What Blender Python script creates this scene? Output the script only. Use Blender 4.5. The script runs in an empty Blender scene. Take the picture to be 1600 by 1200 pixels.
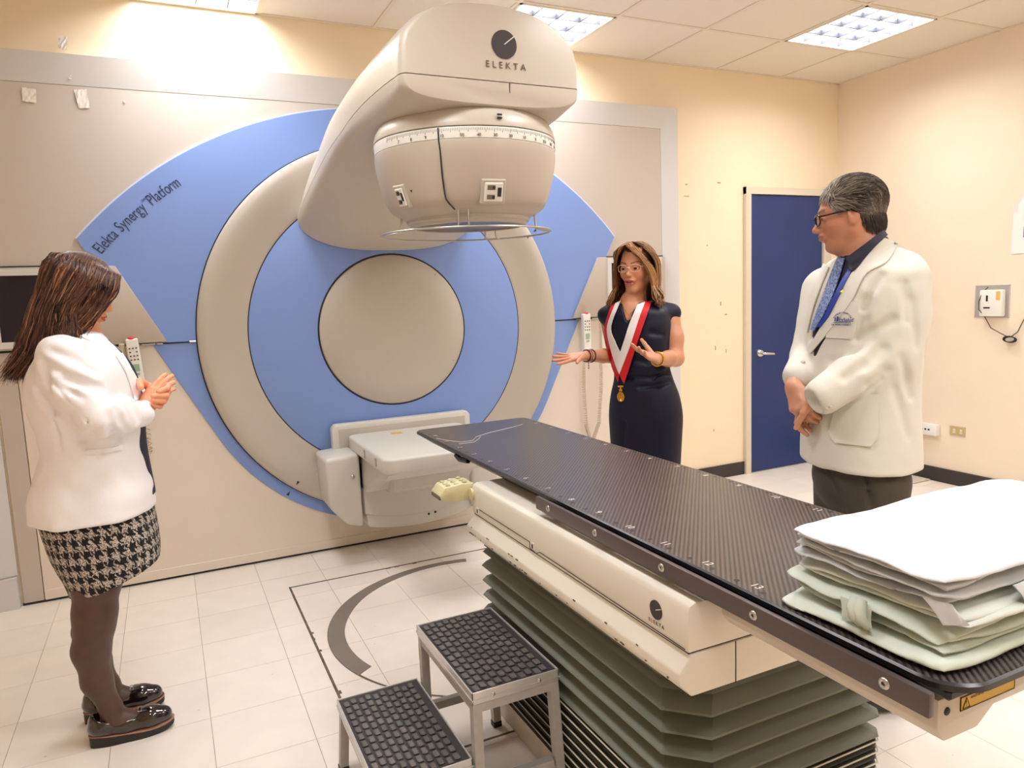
import bpy, bmesh, math, random
import numpy as np
from mathutils import Vector, Matrix
random.seed(7); rng = np.random.default_rng(7)
S = bpy.context.scene
COL = S.collection
pi = math.pi
# ---------------- camera ----------------
CAMX, CAMY, CAMZ = 0.0, -4.16646, 1.42835
YAW, PITCH, ROLL, FPX = 0.4404, -0.12246, -0.03991, 1137.99
_f = Vector((math.sin(YAW)*math.cos(PITCH), math.cos(YAW)*math.cos(PITCH), math.sin(PITCH)))
_r = Vector((math.cos(YAW), -math.sin(YAW), 0)); _u = _r.cross(_f)
_r2 = _r*math.cos(ROLL)+_u*math.sin(ROLL); _u2 = -_r*math.sin(ROLL)+_u*math.cos(ROLL)
cd = bpy.data.cameras.new('camera'); cam = bpy.data.objects.new('camera', cd); COL.objects.link(cam)
cd.sensor_width = 36; cd.lens = FPX*36/1600; cd.clip_start = .05
cam.matrix_world = Matrix(((_r2.x,_u2.x,-_f.x,CAMX),(_r2.y,_u2.y,-_f.y,CAMY),(_r2.z,_u2.z,-_f.z,CAMZ),(0,0,0,1)))
S.camera = cam
# ---------------- world, exposure ----------------
w = bpy.data.worlds.new('world'); S.world = w; w.use_nodes = True
w.node_tree.nodes['Background'].inputs[0].default_value = (1,.95,.9,1)
w.node_tree.nodes['Background'].inputs[1].default_value = .3
S.view_settings.view_transform = 'Standard'; S.view_settings.look = 'None'
S.view_settings.gamma = 1; S.view_settings.use_curve_mapping = False
S.view_settings.exposure = 0.0
LAMP_W = 28.0
try:
    S.cycles.use_denoising = True; S.cycles.max_bounces = 10; S.cycles.diffuse_bounces = 6
    S.cycles.sample_clamp_indirect = 6
except Exception: pass
CEIL = 2.93
T = .61; CX0 = .588 - 3*T
def lamp(x, y):
    l = bpy.data.lights.new('panel_lamp', 'AREA'); l.shape = 'RECTANGLE'; l.size = .56; l.size_y = .56
    l.energy = LAMP_W; l.color = (.965, .98, 1.0)
    o = bpy.data.objects.new('panel_lamp', l); COL.objects.link(o); o.location = (x, y, CEIL+.055)
    return o
LIGHT_CELLS = [(2,0),(5,0),(8,1),(8,4),(5,3),(2,3),(2,6),(5,6),(8,7),(5,8)]   # ceiling grid column, row
for c, r in LIGHT_CELLS: lamp(CX0+(c+.5)*T, -(r+.5)*T)

# ---------------- helpers ----------------
def lin(c):
    return tuple((v/12.92 if v <= .04045 else ((v+.055)/1.055)**2.4) for v in c)
def rgb(r, g, b): return lin((r/255, g/255, b/255))
MATS = {}
def mat(name, col=(.5,.5,.5), rough=.5, metal=0, noise=None, bump=None, coat=0, spec=.5, emit=None, objrand=0, sss=0):
    """noise=(scale, amount[, col2]) colour variation; bump=(scale, strength)"""
    if name in MATS: return MATS[name]
    m = bpy.data.materials.new(name); m.use_nodes = True; nt = m.node_tree; b = nt.nodes['Principled BSDF']
    b.inputs['Base Color'].default_value = (*col, 1); b.inputs['Roughness'].default_value = rough
    b.inputs['Metallic'].default_value = metal; b.inputs['Coat Weight'].default_value = coat
    b.inputs['Specular IOR Level'].default_value = spec
    if sss:
        b.inputs['Subsurface Weight'].default_value = sss; b.inputs['Subsurface Radius'].default_value = (.01,.004,.002)
        b.inputs['Subsurface Scale'].default_value = 1
    if emit:
        b.inputs['Emission Color'].default_value = (*emit[:3], 1); b.inputs['Emission Strength'].default_value = emit[3]
    tc = nt.nodes.new('ShaderNodeTexCoord')
    src = None
    if noise:
        n = nt.nodes.new('ShaderNodeTexNoise'); n.inputs['Scale'].default_value = noise[0]; n.inputs['Detail'].default_value = 5
        nt.links.new(tc.outputs['Object'], n.inputs['Vector'])
        rp = nt.nodes.new('ShaderNodeValToRGB'); a = noise[1]
        c2 = noise[2] if len(noise) > 2 else tuple(v*(1-a) for v in col)
        rp.color_ramp.elements[0].position = .35; rp.color_ramp.elements[1].position = .65
        rp.color_ramp.elements[0].color = (*c2, 1); rp.color_ramp.elements[1].color = (*col, 1)
        nt.links.new(n.outputs['Fac'], rp.inputs['Fac']); src = rp.outputs['Color']
    if objrand:
        oi = nt.nodes.new('ShaderNodeObjectInfo'); mr = nt.nodes.new('ShaderNodeMapRange')
        mr.inputs['To Min'].default_value = 1-objrand; mr.inputs['To Max'].default_value = 1.0
        nt.links.new(oi.outputs['Random'], mr.inputs['Value'])
        mx = nt.nodes.new('ShaderNodeMix'); mx.data_type = 'RGBA'; mx.blend_type = 'MULTIPLY'; mx.inputs['Factor'].default_value = 1
        if src: nt.links.new(src, mx.inputs['A'])
        else: mx.inputs['A'].default_value = (*col, 1)
        nt.links.new(mr.outputs['Result'], mx.inputs['B']); src = mx.outputs['Result']
    if src: nt.links.new(src, b.inputs['Base Color'])
    if bump:
        n = nt.nodes.new('ShaderNodeTexNoise'); n.inputs['Scale'].default_value = bump[0]; n.inputs['Detail'].default_value = 4
        nt.links.new(tc.outputs['Object'], n.inputs['Vector'])
        bp = nt.nodes.new('ShaderNodeBump'); bp.inputs['Strength'].default_value = bump[1]; bp.inputs['Distance'].default_value = .01
        nt.links.new(n.outputs['Fac'], bp.inputs['Height']); nt.links.new(bp.outputs['Normal'], b.inputs['Normal'])
    MATS[name] = m
    return m
def vcmat(name, rough=.5, attr='col', bump=None, sss=0, coat=0, spec=.5):
    m = mat(name, (1,1,1), rough, bump=bump, sss=sss, coat=coat, spec=spec); nt = m.node_tree
    a = nt.nodes.new('ShaderNodeAttribute'); a.attribute_name = attr
    nt.links.new(a.outputs['Color'], nt.nodes['Principled BSDF'].inputs['Base Color'])
    return m
def setp(o, label=None, cat=None, group=None, kind=None):
    if label: o['label'] = label
    if cat: o['category'] = cat
    if group: o['group'] = group
    if kind: o['kind'] = kind
    return o
def par(o, p):
    if p is not None:
        o.parent = p; o.matrix_parent_inverse = world_of(p).inverted()
    return o
def world_of(p):
    m = p.matrix_basis.copy()
    if p.parent: m = world_of(p.parent) @ p.matrix_parent_inverse @ m
    return m
def empty(name, loc, label, cat, group=None):
    o = bpy.data.objects.new(name, None); COL.objects.link(o); o.location = loc; o.empty_display_size = .05
    return setp(o, label, cat, group)
def link(name, me, m, parent=None, smooth=False, angle=None):
    if m is not None and not me.materials:
        me.materials.append(m)
    o = bpy.data.objects.new(name, me); COL.objects.link(o)
    if smooth: me.polygons.foreach_set('use_smooth', [True]*len(me.polygons))
    if angle is not None:
        try: me.set_sharp_from_angle(angle=math.radians(angle))
        except Exception: pass
    return par(o, parent)
def raw(name, vs, fs, m, parent=None, smooth=False, angle=None):
    me = bpy.data.meshes.new(name); me.from_pydata([tuple(v) for v in vs], [], fs); me.update()
    bm = bmesh.new(); bm.from_mesh(me); bmesh.ops.recalc_face_normals(bm, faces=bm.faces); bm.to_mesh(me); bm.free()
    return link(name, me, m, parent, smooth, angle)
def bmo(name, bm, m, parent=None, smooth=False, angle=None, recalc=True):
    if recalc: bmesh.ops.recalc_face_normals(bm, faces=bm.faces)
    me = bpy.data.meshes.new(name); bm.to_mesh(me); bm.free()
    return link(name, me, m, parent, smooth, angle)
def bm_box(bm, x0, x1, y0, y1, z0, z1, bev=0, seg=1):
    b2 = bmesh.new()
    bmesh.ops.create_cube(b2, size=1)
    for v in b2.verts:
        v.co = Vector(((x0+x1)/2+v.co.x*(x1-x0), (y0+y1)/2+v.co.y*(y1-y0), (z0+z1)/2+v.co.z*(z1-z0)))
    if bev: bmesh.ops.bevel(b2, geom=list(b2.edges), offset=bev, segments=seg, affect='EDGES', profile=.5)
    merge(bm, b2)
def merge(bm, b2, M=None):
    if M is not None: bmesh.ops.transform(b2, matrix=M, verts=b2.verts)
    me = bpy.data.meshes.new('_t'); b2.to_mesh(me); b2.free(); bm.from_mesh(me); bpy.data.meshes.remove(me)
def box(name, x0, x1, y0, y1, z0, z1, m, parent=None, bev=0, seg=1):
    bm = bmesh.new(); bm_box(bm, min(x0,x1), max(x0,x1), min(y0,y1), max(y0,y1), min(z0,z1), max(z0,z1), bev, seg)
    return bmo(name, bm, m, parent, smooth=bev > 0 and seg > 1, angle=40 if bev > 0 and seg > 1 else None)
def prism_bm(pts, y0, y1, axis='y', bev=0, seg=2):
    """polygon pts (a,b) extruded; axis y: (x,z); axis x: (y,z); axis z: (x,y)"""
    bm = bmesh.new()
    def P(a, b, d): return {'y': (a, d, b), 'x': (d, a, b), 'z': (a, b, d)}[axis]
    A = [bm.verts.new(P(a, b, y0)) for a, b in pts]; B = [bm.verts.new(P(a, b, y1)) for a, b in pts]
    bm.faces.new(A); bm.faces.new(B[::-1]); n = len(pts)
    for i in range(n): bm.faces.new([A[i], A[(i+1) % n], B[(i+1) % n], B[i]])
    bmesh.ops.recalc_face_normals(bm, faces=bm.faces)
    if bev:
        ed = [e for e in bm.edges if len(e.link_faces) == 2 and e.calc_face_angle(0) > .5]
        bmesh.ops.bevel(bm, geom=ed, offset=bev, segments=seg, affect='EDGES', profile=.5)
    return bm
def prism(name, pts, y0, y1, m, parent=None, axis='y', bev=0, seg=2):
    return bmo(name, prism_bm(pts, y0, y1, axis, bev, seg), m, parent, smooth=True, angle=35)
def arcp(cx, cz, r, a0, a1, n):
    return [(cx+r*math.cos(a0+(a1-a0)*i/n), cz+r*math.sin(a0+(a1-a0)*i/n)) for i in range(n+1)]
def tube_bm(bm, path, r, sides=8, caps=True, closed=False):
    """path: list of vectors; r: float or list"""
    P = [Vector(p) for p in path]; n = len(P); rs = r if isinstance(r, (list, tuple)) else [r]*n
    rings = []; up = None
    for i, p in enumerate(P):
        if closed: d = P[(i+1) % n]-P[i-1]
        else: d = P[min(i+1, n-1)]-P[max(i-1, 0)]
        d = d.normalized() if d.length > 1e-9 else Vector((0,0,1))
        if up is None:
            up = Vector((0,0,1)) if abs(d.z) < .9 else Vector((1,0,0))
        s = d.cross(up)
        if s.length < 1e-6: s = d.orthogonal()
        s.normalize(); up = s.cross(d).normalized()
        rings.append([bm.verts.new(p+(s*math.cos(2*pi*k/sides)+up*math.sin(2*pi*k/sides))*rs[i]) for k in range(sides)])
    m = n if closed else n-1
    for i in range(m):
        a, b = rings[i], rings[(i+1) % n]
        for k in range(sides): bm.faces.new([a[k], a[(k+1) % sides], b[(k+1) % sides], b[k]])
    if caps and not closed:
        bm.faces.new(rings[0][::-1]); bm.faces.new(rings[-1])
def tube(name, path, r, m, parent=None, sides=8, closed=False):
    bm = bmesh.new(); tube_bm(bm, path, r, sides, closed=closed)
    return bmo(name, bm, m, parent, smooth=True, angle=50)
def lathe_bm(prof, n=64, M=None, a0=0, a1=2*pi, capit=True):
    """prof: (r, z) list revolved about z"""
    bm = bmesh.new(); full = abs(a1-a0-2*pi) < 1e-6; k = n if full else n+1
    rings = []
    for r, z in prof:
        if r < 1e-6: rings.append([bm.verts.new((0, 0, z))]*k)
        else: rings.append([bm.verts.new((r*math.cos(a0+(a1-a0)*i/n), r*math.sin(a0+(a1-a0)*i/n), z)) for i in range(k)])
    for j in range(len(prof)-1):
        for i in range(n):
            a, b, c, d = rings[j][i], rings[j][(i+1) % k], rings[j+1][(i+1) % k], rings[j+1][i]
            f = []
            for v in (a, b, c, d):
                if v not in f: f.append(v)
            if len(f) > 2: bm.faces.new(f)
    if M is not None: bmesh.ops.transform(bm, matrix=M, verts=bm.verts)
    return bm
def lathe(name, prof, m, parent=None, n=64, M=None, angle=35):
    return bmo(name, lathe_bm(prof, n, M), m, parent, smooth=True, angle=angle)
FACE_Y = Matrix.Rotation(pi/2, 4, 'X')   # lathe z axis -> -y (towards the camera)
def onwall(x, z, y=0): return Matrix.Translation((x, y, z)) @ FACE_Y
def text(name, body, size, M, m, parent=None, extrude=.0004, align='CENTER', spacing=1.0):
    cu = bpy.data.curves.new(name, 'FONT'); cu.body = body; cu.size = size; cu.extrude = extrude
    cu.align_x = align; cu.align_y = 'CENTER'; cu.space_character = spacing; cu.resolution_u = 4
    o = bpy.data.objects.new(name, cu); COL.objects.link(o)
    bpy.context.view_layer.update()
    me = bpy.data.meshes.new_from_object(o.evaluated_get(bpy.context.evaluated_depsgraph_get()))
    bpy.data.objects.remove(o); bpy.data.curves.remove(cu)
    me.transform(M); me.materials.clear()
    return link(name, me, m, parent)
def WALLTXT(x, y, z, rot=0):  # text plane facing -y
    return Matrix.Translation((x, y, z)) @ Matrix.Rotation(-rot, 4, 'Y') @ Matrix.Rotation(pi/2, 4, 'X')

# ---------------- materials ----------------
M_wall = mat('cream_wall_paint', rgb(240,223,194), .6, noise=(3, .03), bump=(60, .05))
M_wallr = mat('right_wall_paint', rgb(238,222,200), .6, noise=(3, .03), bump=(60, .05))
M_tile = mat('vinyl_tile', rgb(236,227,218), .32, noise=(9, .045), objrand=.05, bump=(20, .02))
def _tile():
    m = M_tile; nt = m.node_tree; g = nt.nodes.new('ShaderNodeNewGeometry'); b = nt.nodes['Principled BSDF']
    for n in nt.nodes:
        if n.type == 'TEX_NOISE':
            for l in list(n.inputs['Vector'].links): nt.links.remove(l)
            nt.links.new(g.outputs['Position'], n.inputs['Vector'])
    src = b.inputs['Base Color'].links[0].from_socket
    mp = nt.nodes.new('ShaderNodeMapping'); mp.inputs['Scale'].default_value = (1,2.4,1); mp.inputs['Rotation'].default_value = (0,0,.5)
    n = nt.nodes.new('ShaderNodeTexNoise'); n.inputs['Scale'].default_value = 17; n.inputs['Detail'].default_value = 3; n.inputs['Roughness'].default_value = .7
    nt.links.new(g.outputs['Position'], mp.inputs[0]); nt.links.new(mp.outputs[0], n.inputs['Vector'])
    r = nt.nodes.new('ShaderNodeValToRGB'); r.color_ramp.elements[0].position = .70; r.color_ramp.elements[1].position = .745
    r.color_ramp.elements[0].color = (1,1,1,1); r.color_ramp.elements[1].color = (.62,.56,.50,1); nt.links.new(n.outputs['Fac'], r.inputs[0])
    mx = nt.nodes.new('ShaderNodeMix'); mx.data_type = 'RGBA'; mx.blend_type = 'MULTIPLY'; mx.inputs['Factor'].default_value = 1
    nt.links.new(src, mx.inputs['A']); nt.links.new(r.outputs[0], mx.inputs['B']); nt.links.new(mx.outputs['Result'], b.inputs['Base Color'])
_tile()
M_joint = mat('tile_joint', rgb(120,100,85), .9)
M_ctile = mat('ceiling_tile_board', rgb(232,224,212), .9, bump=(220, .35), objrand=.03)
M_tbar = mat('tbar_paint', rgb(222,212,196), .5)
M_grey = mat('grey_facade', rgb(194,184,176), .5, bump=(90, .03))
M_cream = mat('cream_facade', rgb(226,215,202), .42, noise=(5, .03))
M_silver = mat('silver_trim', rgb(208,206,206), .38, spec=.6)
M_blue = mat('blue_facade', rgb(124,152,214), .4, noise=(2, .02))
M_blueedge = mat('blue_edge', rgb(205,215,235), .4)
M_beige = mat('machine_beige', rgb(186,178,167), .36, noise=(6, .02))
M_beige2 = mat('machine_shell', rgb(199,190,178), .34)
M_lt = mat('machine_light', rgb(218,214,208), .35)
M_dark = mat('dark_gap', rgb(38,38,42), .7)
M_black = mat('black_plastic', rgb(24,22,24), .45)
M_navy_print = mat('navy_print', rgb(40,44,66), .6)
M_blueink = mat('blue_ink', rgb(24,66,160), .7)
M_white = mat('white_plastic', rgb(232,230,224), .35)
M_steel = mat('steel', rgb(190,188,182), .28, metal=.9)
M_chrome = mat('chrome', rgb(220,218,212), .15, metal=1)
M_doorblue = mat('blue_door_paint', rgb(25,52,112), .38, noise=(4, .12))
M_frame = mat('door_frame_paint', rgb(214,202,184), .45)
M_base = mat('black_baseboard', rgb(52,46,44), .5)
M_screen = mat('dark_screen', rgb(22,18,38), .12)
M_tape = mat('masking_tape', rgb(228,220,214), .6)
M_red = mat('red_plastic', rgb(214,40,70), .4)
M_yel = mat('warning_yellow', rgb(206,164,44), .5)

# ---------------- room shell ----------------
RX0, RX1, RY0 = -2.2, 4.84, -6.4
box('wall_back', RX0-.1, RX1+.1, 0.002, .12, 0, CEIL+.2, M_wall)
wr = box('wall_right', RX1, RX1+.12, RY0, 0.002, 0, CEIL+.2, M_wallr)
box('wall_left', RX0-.12, RX0, RY0, 0.002, 0, CEIL+.2, M_wall)
box('wall_front', RX0-.1, RX1+.1, RY0-.12, RY0, 0, CEIL+.2, M_wall)
for o in list(COL.objects):
    if o.name.startswith('wall_'): o['kind'] = 'structure'
# floor: slab + vinyl tiles
def floor_mat():
    m = mat('floor_slab', rgb(150,130,112), .6); nt = m.node_tree
    tc = nt.nodes.new('ShaderNodeTexCoord'); mp = nt.nodes.new('ShaderNodeMapping')
    br = nt.nodes.new('ShaderNodeTexBrick'); br.offset = 0; br.squash = 1
    br.inputs['Scale'].default_value = 1; br.inputs['Brick Width'].default_value = .3074; br.inputs['Row Height'].default_value = .3074
    br.inputs['Mortar Size'].default_value = .0012
    br.inputs['Color1'].default_value = (*rgb(232,218,204),1); br.inputs['Color2'].default_value = (*rgb(226,212,198),1)
    br.inputs['Mortar'].default_value = (*rgb(150,130,112),1)
    mp.inputs['Location'].default_value = (.59, .306, 0)
    nt.links.new(tc.outputs['Object'], mp.inputs[0]); nt.links.new(mp.outputs[0], br.inputs[0])
    nt.links.new(br.outputs['Color'], nt.nodes['Principled BSDF'].inputs['Base Color'])
    return m
floor = box('floor', RX0, RX1, RY0, 0, -.1, -.0025, floor_mat()); floor['kind'] = 'structure'
FT = .3074; FX, FY = -.59, -.306
def tile_mesh(name, a, b, h, bev):
    bm = bmesh.new(); hx, hy = a/2, b/2
    bt = [bm.verts.new((sx*hx, sy*hy, -h)) for sx, sy in ((-1,-1),(1,-1),(1,1),(-1,1))]
    tp = [bm.verts.new((sx*(hx-bev), sy*(hy-bev), 0)) for sx, sy in ((-1,-1),(1,-1),(1,1),(-1,1))]
    bm.faces.new(tp)
    for i in range(4): bm.faces.new([bt[i], bt[(i+1) % 4], tp[(i+1) % 4], tp[i]])
    me = bpy.data.meshes.new(name); bm.to_mesh(me); bm.free(); return me
tme = tile_mesh('tile', FT-.0012, FT-.0012, .003, .0004); tme.materials.append(M_tile)
tme0 = tile_mesh('tile', FT-.0012, .3044, .003, .0004); tme0.materials.append(M_tile)
nt_ = 0
for j in range(-1, 11):
    for i in range(-2, 18):
        x = FX+(i+.5)*FT; y = FY-(j+.5)*FT
        if j == -1: y = -.1528
        # keep the tiles the camera sees
        d = Vector((x-CAMX, y-CAMY, -CAMZ)); zz = d.dot(_f)
        if zz < .5: continue
        u = 800+FPX*d.dot(_r2)/zz; v = 600-FPX*d.dot(_u2)/zz
        if u < -160 or u > 1760 or v > 1420: continue
        if x > RX1-.1: continue
        if 1.1 < x < 1.4 and -3.0 < y < -2.1: continue
        o = bpy.data.objects.new('tile', tme0 if j == -1 else tme); COL.objects.link(o)
        o.location = (x, y, 0); o.rotation_euler.z = 0; o.parent = floor; nt_ += 1
# ceiling
ceiling = box('ceiling', RX0-.1, RX1+.1, RY0-.1, .1, CEIL+.12, CEIL+.2, M_ctile); ceiling['kind'] = 'structure'
cme = bpy.data.meshes.new('ceiling_tile')
bm = bmesh.new(); hh = T/2-.006
vs = [(-hh,-hh,.012),(hh,-hh,.012),(hh,hh,.012),(-hh,hh,.012)]; v2 = [(x*.985,y*.985,0.0) for x,y,z in vs]
A = [bm.verts.new(v) for v in vs]; B = [bm.verts.new(v) for v in v2]; bm.faces.new(B[::-1])
for i in range(4): bm.faces.new([A[i], A[(i+1) % 4], B[(i+1) % 4], B[i]][::-1])
bm.to_mesh(cme); bm.free(); cme.materials.append(M_ctile)
def clipped_tile(x0, x1, y0, y1):
    bm = bmesh.new(); bm_box(bm, x0+.004, x1-.004, y0+.004, y1-.004, CEIL+.004, CEIL+.016)
    return bmo('ceiling_tile', bm, M_ctile, ceiling)
for c in range(-1, 11):
    for r in range(0, 11):
        if (c, r) in LIGHT_CELLS: continue
        x0 = max(CX0+c*T, RX0); x1 = min(CX0+(c+1)*T, RX1); y1 = -r*T; y0 = max(-(r+1)*T, RY0)
        if x1-x0 < .02 or y1-y0 < .02: continue
        if x1-x0 > T-.01 and y1-y0 > T-.01:
            o = bpy.data.objects.new('ceiling_tile', cme); COL.objects.link(o); o.location = (x0+T/2, y0+T/2, CEIL+.004); o.parent = ceiling
        else: clipped_tile(x0, x1, y0, y1)
bm = bmesh.new()
for c in range(0, 11): bm_box(bm, CX0+c*T-.011, CX0+c*T+.011, RY0, 0, CEIL-.001, CEIL+.03)
for r in range(1, 11): bm_box(bm, RX0, RX1, -r*T-.011, -r*T+.011, CEIL-.0008, CEIL+.029)
bm_box(bm, RX0, RX1, -.016, 0, CEIL-.002, CEIL+.02); bm_box(bm, RX1-.016, RX1, RY0, 0, CEIL-.002, CEIL+.02)
g = bmo('ceiling_grid', bm, M_tbar, ceiling)
# luminaires
M_louver = mat('louver_white', rgb(56,58,66), .6)
def luminaire(c, r, label):
    x = CX0+(c+.5)*T; y = -(r+.5)*T
    e = empty('ceiling_light', (x, y, CEIL), label, 'ceiling light')
    h = .296
    bm = bmesh.new()
    for a in ((-h,-h+.014,-h,h),(h-.014,h,-h,h),(-h,h,-h,-h+.014),(-h,h,h-.014,h)):
        bm_box(bm, x+a[0], x+a[1], y+a[2], y+a[3], CEIL-.004, CEIL+.07)
    bmo('frame', bm, M_tbar, e)
    box('housing', x-h, x+h, y-h, y+h, CEIL+.07, CEIL+.085, mat('luminaire_back', (1,1,1), .5, emit=(1,.98,.95,1.0)), e)
    for k in range(1, 4):
        o = -h+2*h*k/4
        box('louver_blade', x+o-.0028, x+o+.0028, y-h+.014, y+h-.014, CEIL+.004, CEIL+.034, M_louver, e)
        box('louver_blade', x-h+.014, x+h-.014, y+o-.0028, y+o+.0028, CEIL+.004, CEIL+.033, M_louver, e)
for (c, r), lb in zip(LIGHT_CELLS, ['square louvred ceiling light above the facade at the upper left edge of the photo',
    'square louvred ceiling light partly hidden behind the top of the treatment head',
    'square louvred ceiling light nearest the right wall, wholly in view']):
    luminaire(c, r, lb)
OUT_L = {(8,4): 'louvred ceiling light outside the photo, over the right wall side, second from machine wall',
 (5,3): 'louvred ceiling light outside the photo, above the middle of the couch', (2,3): 'louvred ceiling light outside the photo, above the clear floor left of the couch',
 (2,6): 'louvred ceiling light outside the photo, overhead left of the camera', (5,6): 'louvred ceiling light outside the photo, overhead right of the camera',
 (8,7): 'louvred ceiling light outside the photo, farthest along the right wall', (5,8): 'louvred ceiling light outside the photo, behind the camera'}
for c, r in LIGHT_CELLS[3:]: luminaire(c, r, OUT_L[(c, r)])
# baseboards
def bb(name, x0, x1, y0, y1): box(name, x0, x1, y0, y1, 0, .098, M_base, None, .002)['kind'] = 'structure'
bb('baseboard_back', 3.262, 3.885, -.012, 0); bb('baseboard_back_corner', 4.755, 4.84, -.012, 0); bb('baseboard_right', 4.826, 4.84, RY0, 0)
COL.objects['baseboard_back_corner'].name = 'trim_2'
# door
d1 = empty('door_1', (4.30, 0, 0), 'flat blue door in a pale painted frame behind the man', 'door'); d1['kind'] = 'structure'
bm = bmesh.new()
bm_box(bm, 3.885, 3.935, -.03, .0, 0, 2.135); bm_box(bm, 4.675, 4.755, -.03, .0, 0, 2.135); bm_box(bm, 3.885, 4.755, -.031, .0, 2.085, 2.135)
bmo('door_frame', bm, M_frame, d1)
box('door_leaf', 3.94, 4.67, -.014, 0, .008, 2.082, M_doorblue, d1, .002)
box('door_gap', 3.935, 4.675, -.004, 0.001, .003, 2.085, M_dark, d1)
hnd = bmo('door_handle', lathe_bm([(0,.028),(.022,.028),(.03,.02),(.032,.0)], 24, onwall(4.025, .915, -.014)), M_chrome, d1, True, 40)
tube('lever', [(4.025,-.03,.915),(4.025,-.065,.915),(4.045,-.07,.913),(4.12,-.07,.905)], [.012,.011,.011,.010], M_chrome, hnd, 10)
# ---------------- machine facade (fixed covers on the wall) ----------------
GX, GZ = 1.205, 1.25
fac = empty('machine_facade', (GX, 0, 0), 'wide grey, cream and blue cover wall of the treatment machine around the round gantry drum', 'machine panel')
def fbox(n, x0, x1, z0, z1, m, y=.02, bev=.002): return box(n, x0, x1, -y, 0, z0, z1, m, fac, bev)
fbox('upper_panel', -.745, 3.142, 1.652, 2.5, M_grey, .012)
fbox('lower_panel', -.655, 3.142, .012, 1.648, M_cream, .012)
fbox('kick_strip', -.655, 3.142, .012, .062, M_cream, .016)
fbox('base_gap', -.75, 3.142, 0, .011, M_dark, .008, 0)
fbox('side_strip', -.745, -.659, .012, 1.25, M_grey, .012)
# silver surround, mitred at the corners
def surround(n, pts): prism(n, pts, -.035, 0, M_silver, fac, bev=.0)
def bevelled(n, outer0, outer1, inner1, inner0):
    vs = []
    for (x, z), y in ((outer0, -.045), (outer1, -.045), (inner1, -.014), (inner0, -.014)): vs.append((x, y, z))
    vs += [(x, 0.0, z) for (x, z) in (outer0, outer1, inner1, inner0)]
    raw(n, vs, [(0,1,2,3),(4,5,6,7),(0,1,5,4),(1,2,6,5),(2,3,7,6),(3,0,4,7)], M_silver, fac)
bevelled('top_trim', (-.875, 2.634), (3.262, 2.634), (3.142, 2.5), (-.755, 2.5))
bevelled('side_trim', (3.262, .0), (3.262, 2.634), (3.142, 2.5), (3.142, .0))
bevelled('side_trim', (-.875, .16), (-.875, 2.634), (-.755, 2.5), (-.755, .16))
box('side_trim_plinth', -.875, -.757, -.046, 0, 0, .157, M_silver, fac)
# blue wing: circle segment above, straight flanks, lower circle
SL = .06
tipL, tipR = (-.352, 1.78), (2.748, 1.78)
ac = (1.2, .449); AR = 2.04
a0 = math.atan2(tipR[1]-ac[1], tipR[0]-ac[0]); a1 = math.atan2(tipL[1]-ac[1], tipL[0]-ac[0])
top = arcp(ac[0], ac[1], AR, a0, a1, 60)
R2 = 1.125
def flank(sgn, tip):
    zs = 1.25; t = (tip[1]-zs)/(tip[1]-1.06)
    return [(tip[0]+sgn*(-1)*.54*(tip[1]-z)/1.0, z) for z in (zs,)]
xl = tipL[0]+.545*(tipL[1]-1.25); xr = tipR[0]-.545*(tipR[1]-1.25)
up = top + [(xl, 1.252), (xr, 1.252)]
prism('blue_wing_edge', [(GX+(x-GX)*1.004, z+.006 if z > 1.3 else z) for x, z in up], -.022, 0, M_blueedge, fac)
prism('blue_wing', up, -.026, -.001, M_blue, fac, bev=.0015, seg=1)
# tangent points of the lower flanks
def tang(px, pz, sgn):
    dx, dz = px-GX, pz-GZ; d = math.hypot(dx, dz); base = math.atan2(dz, dx); b = math.acos(R2/d)
    a = base + (b if sgn < 0 else -b); return a
aL = tang(xl, 1.246, -1); aR = tang(xr, 1.246, 1)
if aL < 0: aL += 2*pi
low = [(xl, 1.246)] + arcp(GX, GZ, R2, aL, 2*pi+aR, 60) + [(xr, 1.246)]
prism('blue_lower_wing', low, -.022, 0, M_blue, fac, bev=.0015, seg=1)
# hinges along the split
for x0, x1 in ((-.15,-.12),(-.115,-.05),(-.045,-.015),(2.43,2.49),(2.55,2.6),(2.62,2.69),(.11,.14)):
    tube('hinge', [(x0,-.03,1.25),(x1,-.03,1.25)], .006, M_steel, fac, 8)
box('split_groove', -.745, .15, -.027, 0, 1.247, 1.251, M_dark, fac); box('split_groove', 2.26, 3.14, -.027, 0, 1.247, 1.251, M_dark, fac)
# control monitor housings left and right
def screen_unit(sgn):
    X = lambda v: GX+sgn*(v-GX)
    pts = [(X(3.14), 1.258), (X(2.405), 1.258), (X(2.605), 1.645), (X(3.14), 1.645)]
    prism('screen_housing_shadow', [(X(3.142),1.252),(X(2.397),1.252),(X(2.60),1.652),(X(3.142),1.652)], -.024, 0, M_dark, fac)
    prism('screen_housing', pts, -.05, 0, mat('housing_grey', rgb(182,170,158), .45), fac, bev=.004)
def mon(x0, x1, label):
    e = empty('monitor', ((x0+x1)/2, -.05, 1.45), label, 'monitor')
    bm = bmesh.new(); z0, z1 = 1.268, 1.637; b = .03
    for a in ((x0,x1,z0,z0+b),(x0,x1,z1-b,z1),(x0,x0+b,z0+b,z1-b),(x1-b,x1,z0+b,z1-b)): bm_box(bm, a[0], a[1], -.062, -.05, a[2], a[3])
    bmo('bezel', bm, M_silver, e)
    box('screen', x0+b, x1-b, -.055, -.05, z0+b, z1-b, M_screen, e)
screen_unit(1); screen_unit(-1)
mon(-.725, -.30, 'dark flat monitor set into the grey housing behind the woman in the white blazer')
mon(2.665, 3.10, 'dark flat monitor set into the grey housing behind the woman in navy')
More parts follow.
